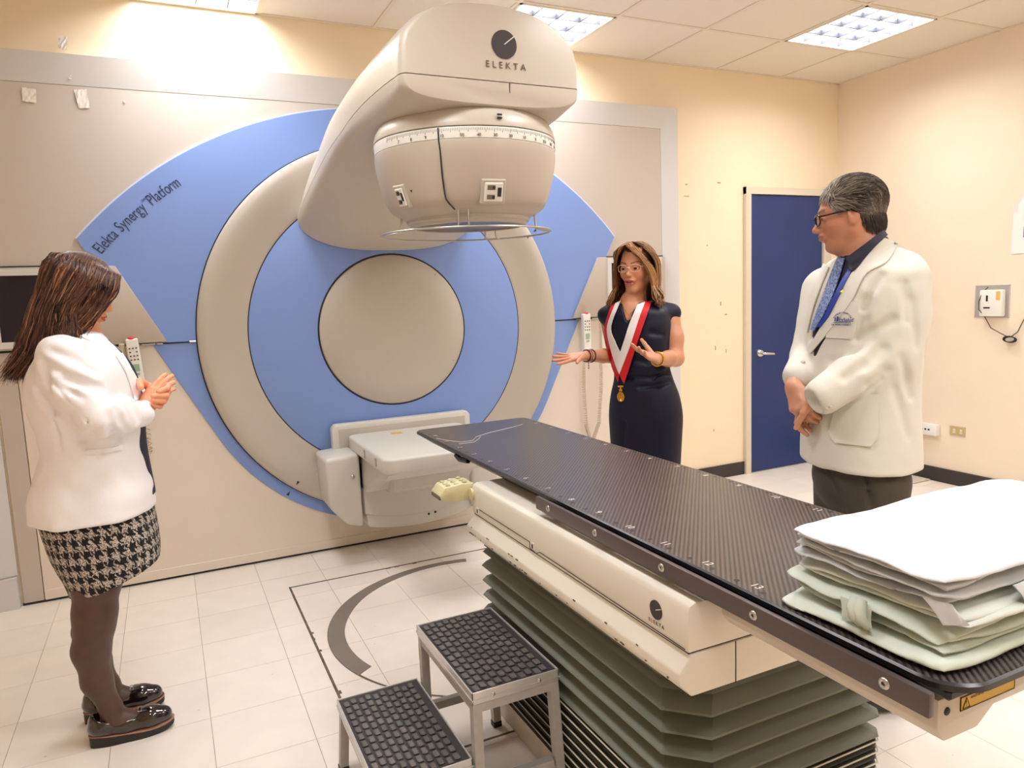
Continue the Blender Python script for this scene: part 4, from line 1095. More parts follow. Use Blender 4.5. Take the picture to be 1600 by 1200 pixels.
class Head:
    def __init__(s, c, fwd, up, sc=1.0, male=False, mouth=0, jaw=1.0, ear=True, scalp=False):
        s.c = np.array(c, float); s.M = axes(fwd, up); s.sc = sc; s.male = male; s.mouth = mouth; s.jaw = jaw; s.ear = ear; s.scalp = scalp
    def loc(s, p): return ((np.asarray(p)-s.c)@s.M)/s.sc
    def w(s, *q): return s.c+s.M@(np.array(q)*s.sc)
    def field(s, p):
        q = s.loc(p).astype(np.float32); q[:, 1] = q[:, 1]; a = np.abs(q[:, 1:2]); m = np.concatenate([q[:, :1], a, q[:, 2:]], 1)
        j = s.jaw
        f = ell(q, (-.012,0,.034), (.096,.074,.088))
        f = smin(f, ell(q, (.030,0,-.020), (.060,.058*j,.080)), .03)
        f = smin(f, cap(m, (-.005,.046*j,-.056), (.055,.012*j,-.096), .017*j, .016), .03)
        f = smin(f, ell(q, (.062,0,-.099), (.020,.020,.017)), .02)
        f = smin(f, ell(m, (.050,.036,-.022), (.028,.022,.024)), .02)
        br = .011 if s.male else .0055; nw = 1.12 if s.male else .80; nl = .006 if s.male else 0
        f = smin(f, cap(m, (.080,.012,.026), (.066,.046,.026), br, br*.8), .016)
        f = smin(f, cap(q, (.082,0,.020), (.099+nl,0,-.022-nl), .0075*nw, .0095*nw), .012)
        f = smin(f, ell(q, (.1025+nl,0,-.027-nl), (.0105*nw,.0105*nw,.009*nw)), .008)
        f = smin(f, ell(m, (.095+nl*.5,.0112*nw,-.032-nl), (.0100,.0060,.0065)), .006)
        f = smax(f, -ell(m, (.092,.031,.001), (.016,.018,.0105)), .012)
        f = smin(f, ell(m, (.0745,.031,.000), (.0155,.017,.0135)), .003)       # eyelid mound
        f = smax(f, -ell(m, (.088,.031,-.0005), (.010,.0120,.0046)), .0015)     # eye opening
        f = smin(f, ell(q, (.083,0,-.058), (.016,.026,.020)), .012)
        up_ = ell(q, (.0945,0,-.0545), (.0085,.0245,.0052)); lo_ = ell(q, (.0930,0,-.0660-.004*s.mouth), (.0090,.0210,.0068))
        f = smin(f, up_, .005); f = smin(f, lo_, .005)
        f = smax(f, -ell(q, (.100,0,-.0600-.0015*s.mouth), (.016,.020,.0012+.0035*s.mouth)), .002)
        f = smax(f, -ell(m, (.103,.0055,-.0375), (.006,.003,.0025)), .002)
        # ear
        if not s.ear: return f*s.sc
        e = ell(m, (-.010,.078,-.002), (.019,.007,.031)); e = smin(e, ell(m, (-.004,.076,-.026), (.010,.006,.012)), .006)
        e = smax(e, -ell(m, (-.005,.087,.003), (.012,.0085,.020)), .003); f = smin(f, e, .008)
        return f*s.sc
    def color(s, V, base, lip, brow, roots=None):
        q = s.loc(V); n = len(V); C = np.tile(np.array(base), (n, 1)).astype(float)
        nz = vnoise(V, 40, 1)*.5+.5; C *= (1-.07*nz[:, None])
        d = np.exp(-(((q[:, 0]-.06)/.03)**2+((np.abs(q[:, 1])-.04)/.022)**2+((q[:, 2]+.03)/.022)**2))
        C = C*(1-.0*d[:, None])+np.array([.06,-.01,-.01])*d[:, None]
        lz = q[:, 2]+.060+.002*s.mouth; L = ((q[:, 0] > .080) & (np.abs(q[:, 1]) < .0255*np.sqrt(np.clip(1-(lz/.0125)**2, 0, 1))) & (np.abs(lz) < .0120))
        C[L] = lip
        bz = q[:, 2]-.0235-.006*np.sin(np.clip((np.abs(q[:, 1])-.012)/.04, 0, 1)*pi*.8); B = (q[:, 0] > .055) & (np.abs(q[:, 1]) > .012) & (np.abs(q[:, 1]) < .052) & (np.abs(bz) < (.0046 if s.male else .0028))
        C[B] = np.array(brow)*.8+np.array(base)*.2
        if roots is not None:
            hl = (q[:, 2] > .080-.35*(q[:, 0]-.06)+.8*q[:, 1]**2*8) & (np.linalg.norm(q, axis=1) < .2) & (q[:, 2] > .0)
            hl |= (np.abs(q[:, 1]) > .047) & (q[:, 2] > .028) & (q[:, 0] < .060) & (np.linalg.norm(q, axis=1) < .2)
            if s.scalp: hl |= (q[:, 2] > .045) & (np.linalg.norm(q, axis=1) < .2) & (q[:, 0] < .095)
            C[hl] = roots
        return C
    def eyes(s, parent):
        for sg in (1, -1):
            b = bmesh.new(); bmesh.ops.create_uvsphere(b, u_segments=24, v_segments=18, radius=.0122*s.sc)
            # iris faces +x locally
            M4 = Matrix([[*s.M[0], 0], [*s.M[1], 0], [*s.M[2], 0], [0, 0, 0, 1]])
            c = s.w(.0755, sg*.031, 0)
            bmesh.ops.transform(b, matrix=Matrix.Rotation(pi/2, 4, 'Y'), verts=b.verts)
            irf = []
            for f in b.faces:
                d = f.calc_center_median().normalized().x
                f.material_index = 2 if d > .955 else (1 if d > .80 else 0)
            bmesh.ops.transform(b, matrix=Matrix.Translation(c) @ M4, verts=b.verts)
            me = bpy.data.meshes.new('eye'); b.to_mesh(me); b.free()
            for m_ in (mat('eye_white', rgb(226,216,208), .2), mat('iris_brown', rgb(58,34,22), .2), mat('pupil', (.005,.005,.005), .1)): me.materials.append(m_)
            me.polygons.foreach_set('use_smooth', [True]*len(me.polygons)); o = bpy.data.objects.new('eye', me); COL.objects.link(o); par(o, parent)
FING = [(.029,(.043,.026,.021)), (.0095,(.047,.030,.022)), (-.0105,(.043,.028,.022)), (-.029,(.034,.021,.019))]
def hand(B, wr, fdir, back, thumb_sign=1, curls=(.3,)*4, tcurl=.3, tout=.75, spread=.06, sc=1.0, k0=.012):
    """adds hand capsules to B. fdir: wrist->fingers, back: normal of the back of the hand; thumb on side thumb_sign of (back x fdir). Returns points."""
    f = np.array(fdir, float); f /= np.linalg.norm(f); n = np.array(back, float); n -= f*(n@f); n /= np.linalg.norm(n); s = np.cross(n, f)*thumb_sign
    wr = np.array(wr, float); pts = [wr]
    B.add(lambda p: ell(p, wr+f*.012*sc, np.array((.030,.030,.019))*sc, np.stack([f, s, n], 1)), k0)
    kn = []
    for (y, L), c in zip(FING, list(curls)):
        k = wr+(f*(.088-.010*abs(y-.008)/.03)+s*y*.92-n*.001)*sc
        B.cap(wr+(f*.018+s*y*.55)*sc, k, .0135*sc, .0112*sc, .012*sc)
        kn.append(k)
    for (y, L), c, k in zip(FING, curls, kn):
        d0 = f*math.cos(spread*y/.02)+s*math.sin(spread*y/.02); a = 0; p = k; r = .0098 if y > -.02 else .0082
        cs = c if isinstance(c, (list, tuple)) else (c*.8, c, c*.7)
        for i, l in enumerate(L):
            a += cs[i]; d = d0*math.cos(a)-n*math.sin(a); q = p+d*l*sc
            B.cap(p, q, (r-.0006*i)*sc, (r-.0006*(i+1)-.0004)*sc, .0028*sc); p = q; pts.append(q)
    t0 = wr+(f*.020+s*.020-n*.006)*sc; d = f*math.cos(tout)+s*math.sin(tout)-n*.25; d /= np.linalg.norm(d); p = t0+d*.046*sc
    B.cap(t0, p, .0155*sc, .0125*sc, .010*sc)
    ax = n*1.0
    for i, l in enumerate((.033,.027)):
        d = d*math.cos(tcurl)+(f*.75-s*.35-n*.5)*math.sin(tcurl); d /= np.linalg.norm(d); q = p+d*l*sc
        B.cap(p, q, (.0112-.0012*i)*sc, (.0102-.0018*i)*sc, .004*sc); p = q; pts.append(q)
    return pts
def torso(zs, cx, cy, a, b, th, p=2.4, capk=.03):
    """elliptic loft: centre (cx, cy), half depth a along facing th, half width b across; returns field"""
    zs = np.array(zs, float)
    def f(P):
        z = P[:, 2]; zc = np.clip(z, zs.min(), zs.max())
        X = P[:, 0]-cubic(zs, cx, zc); Y = P[:, 1]-cubic(zs, cy, zc); c, s = math.cos(th), math.sin(th)
        u = X*c+Y*s; v = -X*s+Y*c; A = cubic(zs, a, zc); Bw = cubic(zs, b, zc)
        r = (np.abs(u/A)**p+np.abs(v/Bw)**p)**(1/p)
        d = (r-1)*np.minimum(A, Bw)*.9
        dz = np.maximum(zs.min()-z, z-zs.max())
        return smax(d, dz, .012).astype(np.float32)
    return f
def project(fn, u, v, d0, d1, off=.003):
    r = ray(u, v); t = np.linspace(d0, d1, 500); P = CAMP+r*t[:, None]; F = fn(P.astype(np.float32)); k = np.argmax(F < off)
    if not (F < off).any(): k = int(np.argmin(F))
    return CAMP+r*t[k]
def ribbon(name, rows, m, parent, thick=.002, smooth=True, colorfn=None):
    """rows: list of lists of 3D points (grid); gives it thickness along the averaged normal"""
    A = np.array(rows, float); n, k = A.shape[:2]
    du = np.gradient(A, axis=0); dv = np.gradient(A, axis=1); N = np.cross(du, dv); N /= np.linalg.norm(N, axis=2, keepdims=True)+1e-9
    if ((A.mean((0,1))-CAMP)@N.mean((0,1))) > 0: N = -N
    T_ = A+N*thick; vs = np.concatenate([T_.reshape(-1, 3), A.reshape(-1, 3)]); o = n*k; fs = []
    g = lambda i, j: i*k+j
    for i in range(n-1):
        for j in range(k-1): fs += [(g(i,j),g(i+1,j),g(i+1,j+1),g(i,j+1)), (o+g(i,j),o+g(i,j+1),o+g(i+1,j+1),o+g(i+1,j))]
    for i in range(n-1): fs += [(g(i,0),o+g(i,0),o+g(i+1,0),g(i+1,0)), (g(i,k-1),g(i+1,k-1),o+g(i+1,k-1),o+g(i,k-1))]
    for j in range(k-1): fs += [(g(0,j),g(0,j+1),o+g(0,j+1),o+g(0,j)), (g(n-1,j),o+g(n-1,j),o+g(n-1,j+1),g(n-1,j+1))]
    return raw(name, vs, fs, m, parent, smooth, 50)
def lerp_path(pts, n):
    P = np.array(pts, float); t = np.linspace(0, len(P)-1, n); i = np.clip(t.astype(int), 0, len(P)-2); f = (t-i)[:, None]
    p0 = P[np.maximum(i-1, 0)]; p1 = P[i]; p2 = P[i+1]; p3 = P[np.minimum(i+2, len(P)-1)]
    return .5*((2*p1)+(-p0+p2)*f+(2*p0-5*p1+4*p2-p3)*f*f+(-p0+3*p1-3*p2+p3)*f**3)
def pribbon(name, fn, left, right, n, k, m, parent, d0, d1, off=.003, thick=.002):
    L = lerp_path(left, n); R = lerp_path(right, n); rows = []
    for i in range(n): rows.append([project(fn, *(L[i]*(1-j/(k-1))+R[i]*(j/(k-1))), d0, d1, off) for j in range(k)])
    return ribbon(name, rows, m, parent, thick)
def strands(name, paths, r, cols, m, parent, sides=3):
    """paths: (N, n, 3) array; ribbons-like tubes with taper; one mesh"""
    P = np.asarray(paths, np.float32); N, n = P.shape[:2]
    d = np.gradient(P, axis=1); d /= np.linalg.norm(d, axis=2, keepdims=True)+1e-9
    up = np.array([.3,.2,1.0]); s = np.cross(d, up); s /= np.linalg.norm(s, axis=2, keepdims=True)+1e-9; t = np.cross(s, d)
    tt = np.linspace(0, 1, n); tap = (np.minimum(1, tt*6+.3)*np.minimum(1, (1-tt)*3+.12))[None, :, None]
    rr = np.asarray(r).reshape(-1, 1, 1)*tap
    V = np.stack([P+(s*math.cos(2*pi*k/sides)+t*math.sin(2*pi*k/sides))*rr for k in range(sides)], 2)
    base = (np.arange(N)[:, None]*n+np.arange(n-1)[None, :])*sides; Q = []
    for k in range(sides):
        k2 = (k+1) % sides; Q.append(np.stack([base+k, base+k2, base+sides+k2, base+sides+k], -1).reshape(-1, 4))
    C = np.repeat(np.asarray(cols), n*sides, 0)
    return npmesh(name, V.reshape(-1, 3), np.concatenate(Q), m, parent, C, True)

def pushout(fn, paths, c, R, m=.0025, it=4):
    """lift strand points that lie under the head or hair surface to just above it"""
    P = paths.reshape(-1, 3).copy(); c = np.asarray(c)
    for _ in range(it):
        d = P-c; L = np.linalg.norm(d, axis=1, keepdims=True); F = fn(P.astype(np.float32))
        step = np.clip(m-F, 0, .03)[:, None]*(L < R)*np.minimum(1, np.maximum(0, (R-L)/.02)); P += d/(L+1e-9)*step
    return P.reshape(paths.shape)
SK = lambda *c: np.array(rgb(*c))
M_skin = vcmat('skin', .48, sss=.12, bump=(260,.03))
M_hair = vcmat('hair', .38, spec=.4)
M_hairb = vcmat('hair_under', .55)
def hairnoise(V, axis_fn, f=60, seed=0):
    a = axis_fn(V); return .5+.25*np.sin(a*f+seed)+.25*np.sin(a*f*2.3+1+seed*2+V[:, 2]*9)
# ---------------------------------------------------------------- woman in white blazer
def woman_blazer():
    Y0 = -1.43
    e = empty('person', (-.24, Y0, 0), 'person in white blazer and black-and-white patterned skirt, long brown hair, seen in profile clasping hands', 'person')
    skin = SK(226,160,128); stock = SK(80,54,44)
    H = Head((-.236, Y0, 1.497), (.90,.10,-.42), (.42,0,.90), .98, ear=False, scalp=True, jaw=.94)
    B = Body()
    B.add(H.field, 0)
    B.cap(H.w(-.022,0,-.05), (-.262, Y0, 1.345), .050, .056, .03)
    B.cap((-.262, Y0, 1.345), (-.27, Y0, 1.28), .06, .10, .03)
    # slim core under the clothes
    B.cap((-.27, Y0, 1.27), (-.25, Y0, .95), .11, .10, .04); B.cap((-.25, Y0, .95), (-.26, Y0, .78), .10, .125, .05)
    # legs in dark stockings
    for s, y in ((-1, Y0-.085), (1, Y0+.085)):
        dx = .012 if s < 0 else -.002
        B.chain([(-.27,y,.80),(-.285+dx,y,.56),(-.300+dx,y,.45),(-.306+dx,y,.40)], [.084,.071,.062,.056], .03)
        B.chain([(-.306+dx,y,.40),(-.322+dx,y,.33),(-.316+dx,y,.22),(-.285+dx,y,.115),(-.280+dx,y,.075)], [.056,.055,.044,.031,.031], .025)
        B.chain([(-.297+dx,y,.06),(-.25+dx,y,.062),(-.19+dx,y,.045),(-.135+dx,y,.036)], [.030,.032,.026,.018], .02)
    B2 = Body(); 
    # near (right) arm hand and far hand, clasped
    wn = WY(224,641,-1.535); fd = WY(256,600,-1.50)-wn
    hp = hand(B2, wn, fd, (-.25,-.92,.35), 1, curls=(.25,.3,.35,.4), tcurl=.5, tout=.35, sc=.90, spread=.03)
    B2.cap(WY(190,650,-1.57), wn, .030, .026, .01)
    # far hand wraps from behind: palm behind, fingers over the near hand's edge
    pc = WY(245,618,-1.455)
    B2.cap((-.11,-1.40,1.10), pc, .026, .030, .02); B2.ell(pc, (.034,.022,.036), None, .02)
    for (a, b, c, d), r in zip((((252,606,-1.47),(262,603,-1.50),(262,606,-1.535),(248,612,-1.556)), ((252,615,-1.47),(262,614,-1.50),(260,618,-1.54),(240,619,-1.565)), ((250,624,-1.47),(258,624,-1.50),(256,627,-1.54),(239,626,-1.565)), ((246,632,-1.47),(252,632,-1.50),(250,635,-1.53),(240,633,-1.555))), (.0098,.0102,.0098,.0085)):
        P = [WY(*q) for q in (a, b, c, d)]
        B2.chain(P, [r, r, r*.98, r*.86], .002)
    B2.chain([WY(232,604,-1.45), WY(218,596,-1.49), WY(220,606,-1.575)], [.013,.0115,.0095], .003)
    full = lambda p: smin(B(p), B2(p), .004)
    def colr(V):
        C = H.color(V, skin, SK(190,80,72), SK(60,40,34), SK(62,38,32))
        lo = V[:, 2] < .9; C[lo] = stock*(1+.12*vnoise(V[lo], 60, 2)[:, None])
        hd = (V[:, 2] < 1.26) & ~lo & (V[:, 0] > -.14); C[hd] = SK(232,160,124)*(1-.06*vnoise(V[hd], 90, 3)[:, None]*.5)
        # nails
        return C
    body = surf('body', full, [((-.36,Y0-.13,1.30),(-.05,Y0+.13,1.66),.0032), ((-.44,Y0-.22,.0),(-.08,Y0+.22,1.32),.008), (*around([WY(205,575,-1.60),WY(272,645,-1.40)], .012),.0024)], M_skin, e, colr)
    H.eyes(e)
    # blazer
    M_bz = mat('blazer_white', rgb(240,238,242), .62, bump=(320,.10))
    zs  = [.765,.83,.90,.98,1.08,1.17,1.24,1.29,1.33,1.365]
    xb  = [-.452,-.447,-.425,-.398,-.408,-.422,-.408,-.378,-.340,-.310]
    xf  = [-.083,-.083,-.090,-.098,-.088,-.092,-.108,-.132,-.165,-.19]
    hw  = [.205,.198,.180,.166,.180,.196,.200,.182,.135,.085]
    cx = [(a+b)/2 for a, b in zip(xb, xf)]; ad = [(b-a)/2 for a, b in zip(xb, xf)]
    J = Body(); J.add(torso(zs, cx, [Y0]*len(zs), ad, hw, 0, 2.3), 0)
    sh = WY(96,556,-1.59); el = WY(155,655,-1.655); wr = WY(222,646,-1.545)
    J.chain([sh, (sh+el)/2+np.array([-.004,-.008,0]), el], [.066,.062,.054], .045); J.chain([el, (el+wr)/2, wr], [.058,.053,.042], .02)
    fs = np.array((-.285,-1.27,1.285)); fe = np.array((-.25,-1.215,1.05)); fw = np.array((-.105,-1.37,1.125))
    J.chain([fs, fe], [.068,.054], .035); J.chain([fe, fw], [.052,.040], .02)
    # cuffs open
    dn = (wr-el)/np.linalg.norm(wr-el); J.cap(wr, wr+dn*.012, .041, .041, .004); J.cut(lambda p: cap(p, wr+dn*.03, wr+dn*.09, .036, .05), .004)
    # creases: neckline drape, elbow folds, waist seams
    for pts in ([(84,524),(115,536),(152,556)],[(80,548),(118,562),(150,583)],[(76,572),(112,590),(160,606)],[(86,600),(130,622)],[(184,640),(192,656),(200,676)],[(197,634),(208,664)],[(208,632),(219,658)],[(172,648),(176,672),(186,690)],[(60,612),(86,640)],[(100,590),(150,612)],[(64,566),(72,600)],[(130,688),(150,676)]):
        J.pcrease(pts, 2.1, 3.3, .011, .026)
    J.pcrease([(76,590),(100,620),(135,658),(160,690)], 2.1, 3.3, .004, .008)
    J.pcrease([(84,640),(92,700),(84,800)], 2.1, 3.3, .006, .016)
    # opening at the hem and neck
    J.cut(lambda p: cap(p, (-.265, Y0, 1.30), (-.235, Y0, 1.42), .052, .066), .01)
    J.cut(lambda p: ell(p, (-.13, Y0, 1.28), (.06,.034,.15)), .02)
    J.disp = lambda p: .0035*vnoise(p*np.array([1,1,.55]), 16, 4)+.0018*vnoise(p, 36, 5)
    surf('blazer', J, [((-.50,Y0-.33,.735),(-.03,Y0+.30,1.42),.0055)], M_bz, e)
    # lapel and pocket details on the near side
    pribbon('lapel', J, [(180,556),(196,582),(206,612),(211,628)], [(190,552),(204,576),(213,604),(215,624)], 12, 4, M_bz, e, 2.3, 3.2, .002, .004)
    pribbon('pocket_welt', J, [(134,703),(165,700),(192,695)], [(134,710),(165,707),(192,702)], 10, 3, M_bz, e, 2.2, 3.4, .002, .005)
    # dark blouse seen at the opening and the waist
    M_nv = mat('navy_blouse', rgb(26,28,52), .6)
    T2 = Body(); T2.add(torso([.80,.98,1.15,1.26,1.34], [-.16,-.165,-.155,-.19,-.225], [Y0]*5, [.084,.076,.068,.075,.05], [.10,.10,.10,.075,.05], 0, 2.2), 0)
    T2.cut(lambda p: cap(p, (-.265, Y0, 1.30), (-.215, Y0, 1.44), .050, .066), .01)
    surf('blouse', T2, [((-.26,Y0-.12,.80),(-.06,Y0+.12,1.36),.007)], M_nv, e)
    # skirt in houndstooth
    mt = mat('houndstooth', rough=.9, bump=(260,.4)); nt = mt.node_tree; tc = nt.nodes.new('ShaderNodeTexCoord'); sx = nt.nodes.new('ShaderNodeSeparateXYZ'); nt.links.new(tc.outputs['Object'], sx.inputs[0])
    def mth(op, a, b=None):
        n = nt.nodes.new('ShaderNodeMath'); n.operation = op
        for i, q in enumerate((a, b)):
            if q is None: continue
            if isinstance(q, (int, float)): n.inputs[i].default_value = q
            else: nt.links.new(q, n.inputs[i])
        return n.outputs[0]
    yy = mth('ADD', sx.outputs[1], 1.43); xx = mth('ADD', sx.outputs[0], .27)
    ang = mth('ARCTAN2', yy, xx); U = mth('MULTIPLY', ang, 6.0); V_ = mth('MULTIPLY', sx.outputs[2], 24.0)
    nz = nt.nodes.new('ShaderNodeTexNoise'); nz.inputs['Scale'].default_value = 60; nt.links.new(tc.outputs['Object'], nz.inputs['Vector'])
    jit = mth('MULTIPLY', mth('SUBTRACT', nz.outputs['Fac'], .5), .55); U = mth('ADD', U, jit); V_ = mth('ADD', V_, jit)
    fu = mth('GREATER_THAN', mth('FRACT', U), .5); fv = mth('GREATER_THAN', mth('FRACT', V_), .5)
    dg = mth('GREATER_THAN', mth('FRACT', mth('MULTIPLY', mth('ADD', U, V_), 2.0)), .5)
    both = mth('MULTIPLY', fu, fv); one = mth('ABSOLUTE', mth('SUBTRACT', fu, fv)); pat = mth('MAXIMUM', both, mth('MULTIPLY', one, dg))
    n2 = nt.nodes.new('ShaderNodeTexNoise'); n2.inputs['Scale'].default_value = 240; n2.inputs['Detail'].default_value = 1; nt.links.new(tc.outputs['Object'], n2.inputs['Vector'])
    tx = mth('GREATER_THAN', n2.outputs['Fac'], .50); pat = mth('MULTIPLY', pat, mth('ADD', mth('MULTIPLY', tx, .65), .35))
    mx = nt.nodes.new('ShaderNodeMix'); mx.data_type = 'RGBA'; mx.inputs['A'].default_value = (*rgb(20,17,19),1); mx.inputs['B'].default_value = (*rgb(200,190,180),1)
    nt.links.new(pat, mx.inputs['Factor']); nt.links.new(mx.outputs['Result'], nt.nodes['Principled BSDF'].inputs['Base Color'])
    K = Body(); K.add(torso([.40,.53,.60,.68,.76,.84], [-.222,-.226,-.236,-.246,-.256,-.262], [Y0]*6, [.136,.142,.156,.166,.168,.15], [.165,.172,.182,.188,.185,.16], 0, 2.3), 0)
    K.cut(lambda p: (p[:, 2]-(.508+(p[:, 0]+.36)*.30)).astype(np.float32), .006)
    K.cut(lambda p: cap(p, (-.235, Y0, .30), (-.235, Y0, .40), .13, .12), .01)
    K.disp = lambda p: .002*vnoise(p, 18, 8)
    surf('skirt', K, [((-.45,Y0-.21,.44),(-.05,Y0+.21,.86),.006)], mt, e)
    # shoes
    M_pat = mat('patent_leather', rgb(26,14,16), .08, coat=1); M_sole = mat('sole_dark', rgb(30,26,26), .5); M_welt = mat('welt_tan', rgb(168,122,100), .5)
    for y, dx in ((Y0-.085, 0), (Y0+.085, -.03)):
        x0 = -.345+dx
        Sh = Body()
        Sh.chain([(x0+.040,y,.062),(x0+.11,y,.050),(x0+.185,y,.050),(x0+.222,y,.048)], [.038,.036,.037,.030], .02)
        Sh.cap((x0+.034,y,.085),(x0+.036,y,.07),.030,.036,.02)
        Sh.cut(lambda p: (p[:, 2]-.034-.010*np.clip((x0+.12-p[:, 0])/.1, 0, 1)).astype(np.float32)*1.0, .003)
        Sh.cut(lambda p: cap(p, (x0+.045,y,.10),(x0+.125,y,.084),.030,.030), .006)
        Sh.cut(lambda p: ell(p, (x0+.085,y,.115),(.072,.030,.050)), .008)
        sh_ = surf('shoe', Sh, [((x0-.01,y-.05,.02),(x0+.27,y+.05,.13),.0035)], M_pat, e)
        def outline(ins):
            P = []
            for k in range(28):
                a = 2*pi*k/28; cx_ = math.cos(a); sy_ = math.sin(a)
                xx = x0+.128+(.128-ins)*cx_; w_ = (.040-ins)*(1+.06*cx_-.16*max(0, .3-abs(cx_+.15))*1.5)
                P.append((xx, y+w_*math.copysign(abs(sy_)**.75, sy_)))
            return P
        def slab(nm, z0f, z1f, ins, m_):
            O_ = outline(ins); b = bmesh.new(); A_ = [b.verts.new((x, yy_, z0f((x-x0)/.256))) for x, yy_ in O_]; C_ = [b.verts.new((x, yy_, z1f((x-x0)/.256))) for x, yy_ in O_]
            b.faces.new(A_); b.faces.new(C_[::-1])
            for k in range(28): b.faces.new([A_[k], A_[(k+1) % 28], C_[(k+1) % 28], C_[k]])
            bmo(nm, b, m_, sh_, True, 40)
        top = lambda t: .040-.014*min(1, max(0, (t-.1)/.6))+.010*max(0, (t-.78)/.22)**2
        bot = lambda t: .0+.016*max(0, (t-.72)/.28)**2
        slab('sole', bot, lambda t: top(t)-.0035, 0, M_sole); slab('welt', lambda t: top(t)-.0035, top, -.0015, M_welt)
        # tassel bow
        for k, (a_, w_) in enumerate(((.165,.020),(.180,.024))):
            b = bmesh.new(); bm_box(b, x0+a_-.007, x0+a_+.012, y-w_, y+w_, .083-.004*k, .088-.004*k, .0015); bmo('bow', b, mat('bow_dark', rgb(48,46,52), .35), sh_)
        tube('buckle', [(x0+.150,y-.018,.088),(x0+.150,y+.018,.088),(x0+.160,y+.018,.087),(x0+.160,y-.018,.087)], .0015, M_steel, sh_, 5, closed=True)
    # hair: cap volume plus long strands
    hb = Body(); hb.add(lambda p: ell(p, H.w(-.026,0,.034), (.080,.066,.062), H.M), 0)
    hb.chain([H.w(-.050,0,.015), (-.300,Y0,1.46), (-.325,Y0,1.38), (-.365,Y0,1.28)], [.050,.056,.052,.030], .05)
    base = lambda V: np.tile(SK(62,38,32), (len(V), 1))
    hb.disp = lambda p: .003*np.sin(p[:, 1]*160+p[:, 0]*90)
    surf('hair', hb, [((-.45,Y0-.16,1.22),(-.08,Y0+.16,1.66),.006)], M_hairb, e, base)
    N = 6200; n = 18; paths = np.zeros((N, n, 3)); cols = np.zeros((N, 3)); rads = np.zeros(N)
    for i in range(N):
        s = rng.random()**1.05; side = -1 if rng.random() < .60 else 1; r_ = rng.random(); ly = .95+.10*rng.random()
        f = s; rt_ = math.sqrt(max(.04, 1-((f-.42)/.60)**2))
        part = H.w(.080-.17*s, .020+side*.005, .108+.020*math.sin(pi*min(1,s+.1))-.028*(1-s)**2-.03*s*s)
        qa = H.w(.084-.185*f, .010+side*.030*rt_, .119-.028*(1-f)**2-.034*f*f)
        q1 = H.w(.086-.196*f+rng.normal()*.004, side*.066*rt_*ly, .108-.012*r_-.02*(1-f)-.032*f*f)
        q2 = H.w(.090-.205*f+rng.normal()*.005, side*.094*rt_*ly, .036-.01*r_)
        if f < .30:      # falls in front of the ear, beside the face, to the collar
            q3 = H.w(.074-.14*f+rng.normal()*.005, side*(.088+.006*r_), -.040); q4 = H.w(.050-.16*f+rng.normal()*.008, side*(.090+.010*r_), -.095-.01*r_); q5 = H.w(.030-.13*f+rng.normal()*.016, side*(.092+.02*r_), -.135-.03*rng.random())
            if rng.random() < .25: q3 = H.w(.086-.10*f, side*(.070+.006*r_), -.03)
        else:
            g = (f-.30)/.70; k = math.sqrt(max(0, 1-(g*.98)**2))
            lat = .100*(k*.8+.2*rng.random())
            q3 = np.array((-.242-.132*g+rng.normal()*.004, Y0+side*lat, 1.445-.004*g)); q4 = np.array((-.262-.150*g+rng.normal()*.006, Y0+side*lat*1.08, 1.345-.01*r_))
            q5 = np.array((-.300-.142*g-.02*r_*g+rng.normal()*.008, Y0+side*lat*1.12, 1.262-.042*g*(1-.6*r_)+rng.normal()*.008))
            if g < .45 and r_ < .55: q4 = np.array((-.262-.05*g+rng.normal()*.012, Y0+side*(.108+.008*r_), 1.365)); q5 = np.array((-.262-.08*g+rng.normal()*.022, Y0+side*(.125+.01*r_), 1.315+rng.normal()*.012))
            if g > .6 and rng.random() < .10: q5 += np.array((-.035, 0, -.008))
        paths[i] = lerp_path([part, qa, q1, q2, q3, q4, q5], n)
        t = rng.random(); c = SK(58,34,30)*(1-t)+SK(112,74,54)*t
        if rng.random() < .10: c = SK(160,112,80)
        if rng.random() < .25: c = SK(40,24,22)
        cols[i] = c; rads[i] = .0013+.0014*rng.random()
    paths = pushout(lambda p: np.minimum(H.field(p), hb(p)), paths, H.w(-.012,0,.01), .17, .002)
    strands('hair_strands', paths, rads, cols, M_hair, e)
woman_blazer()
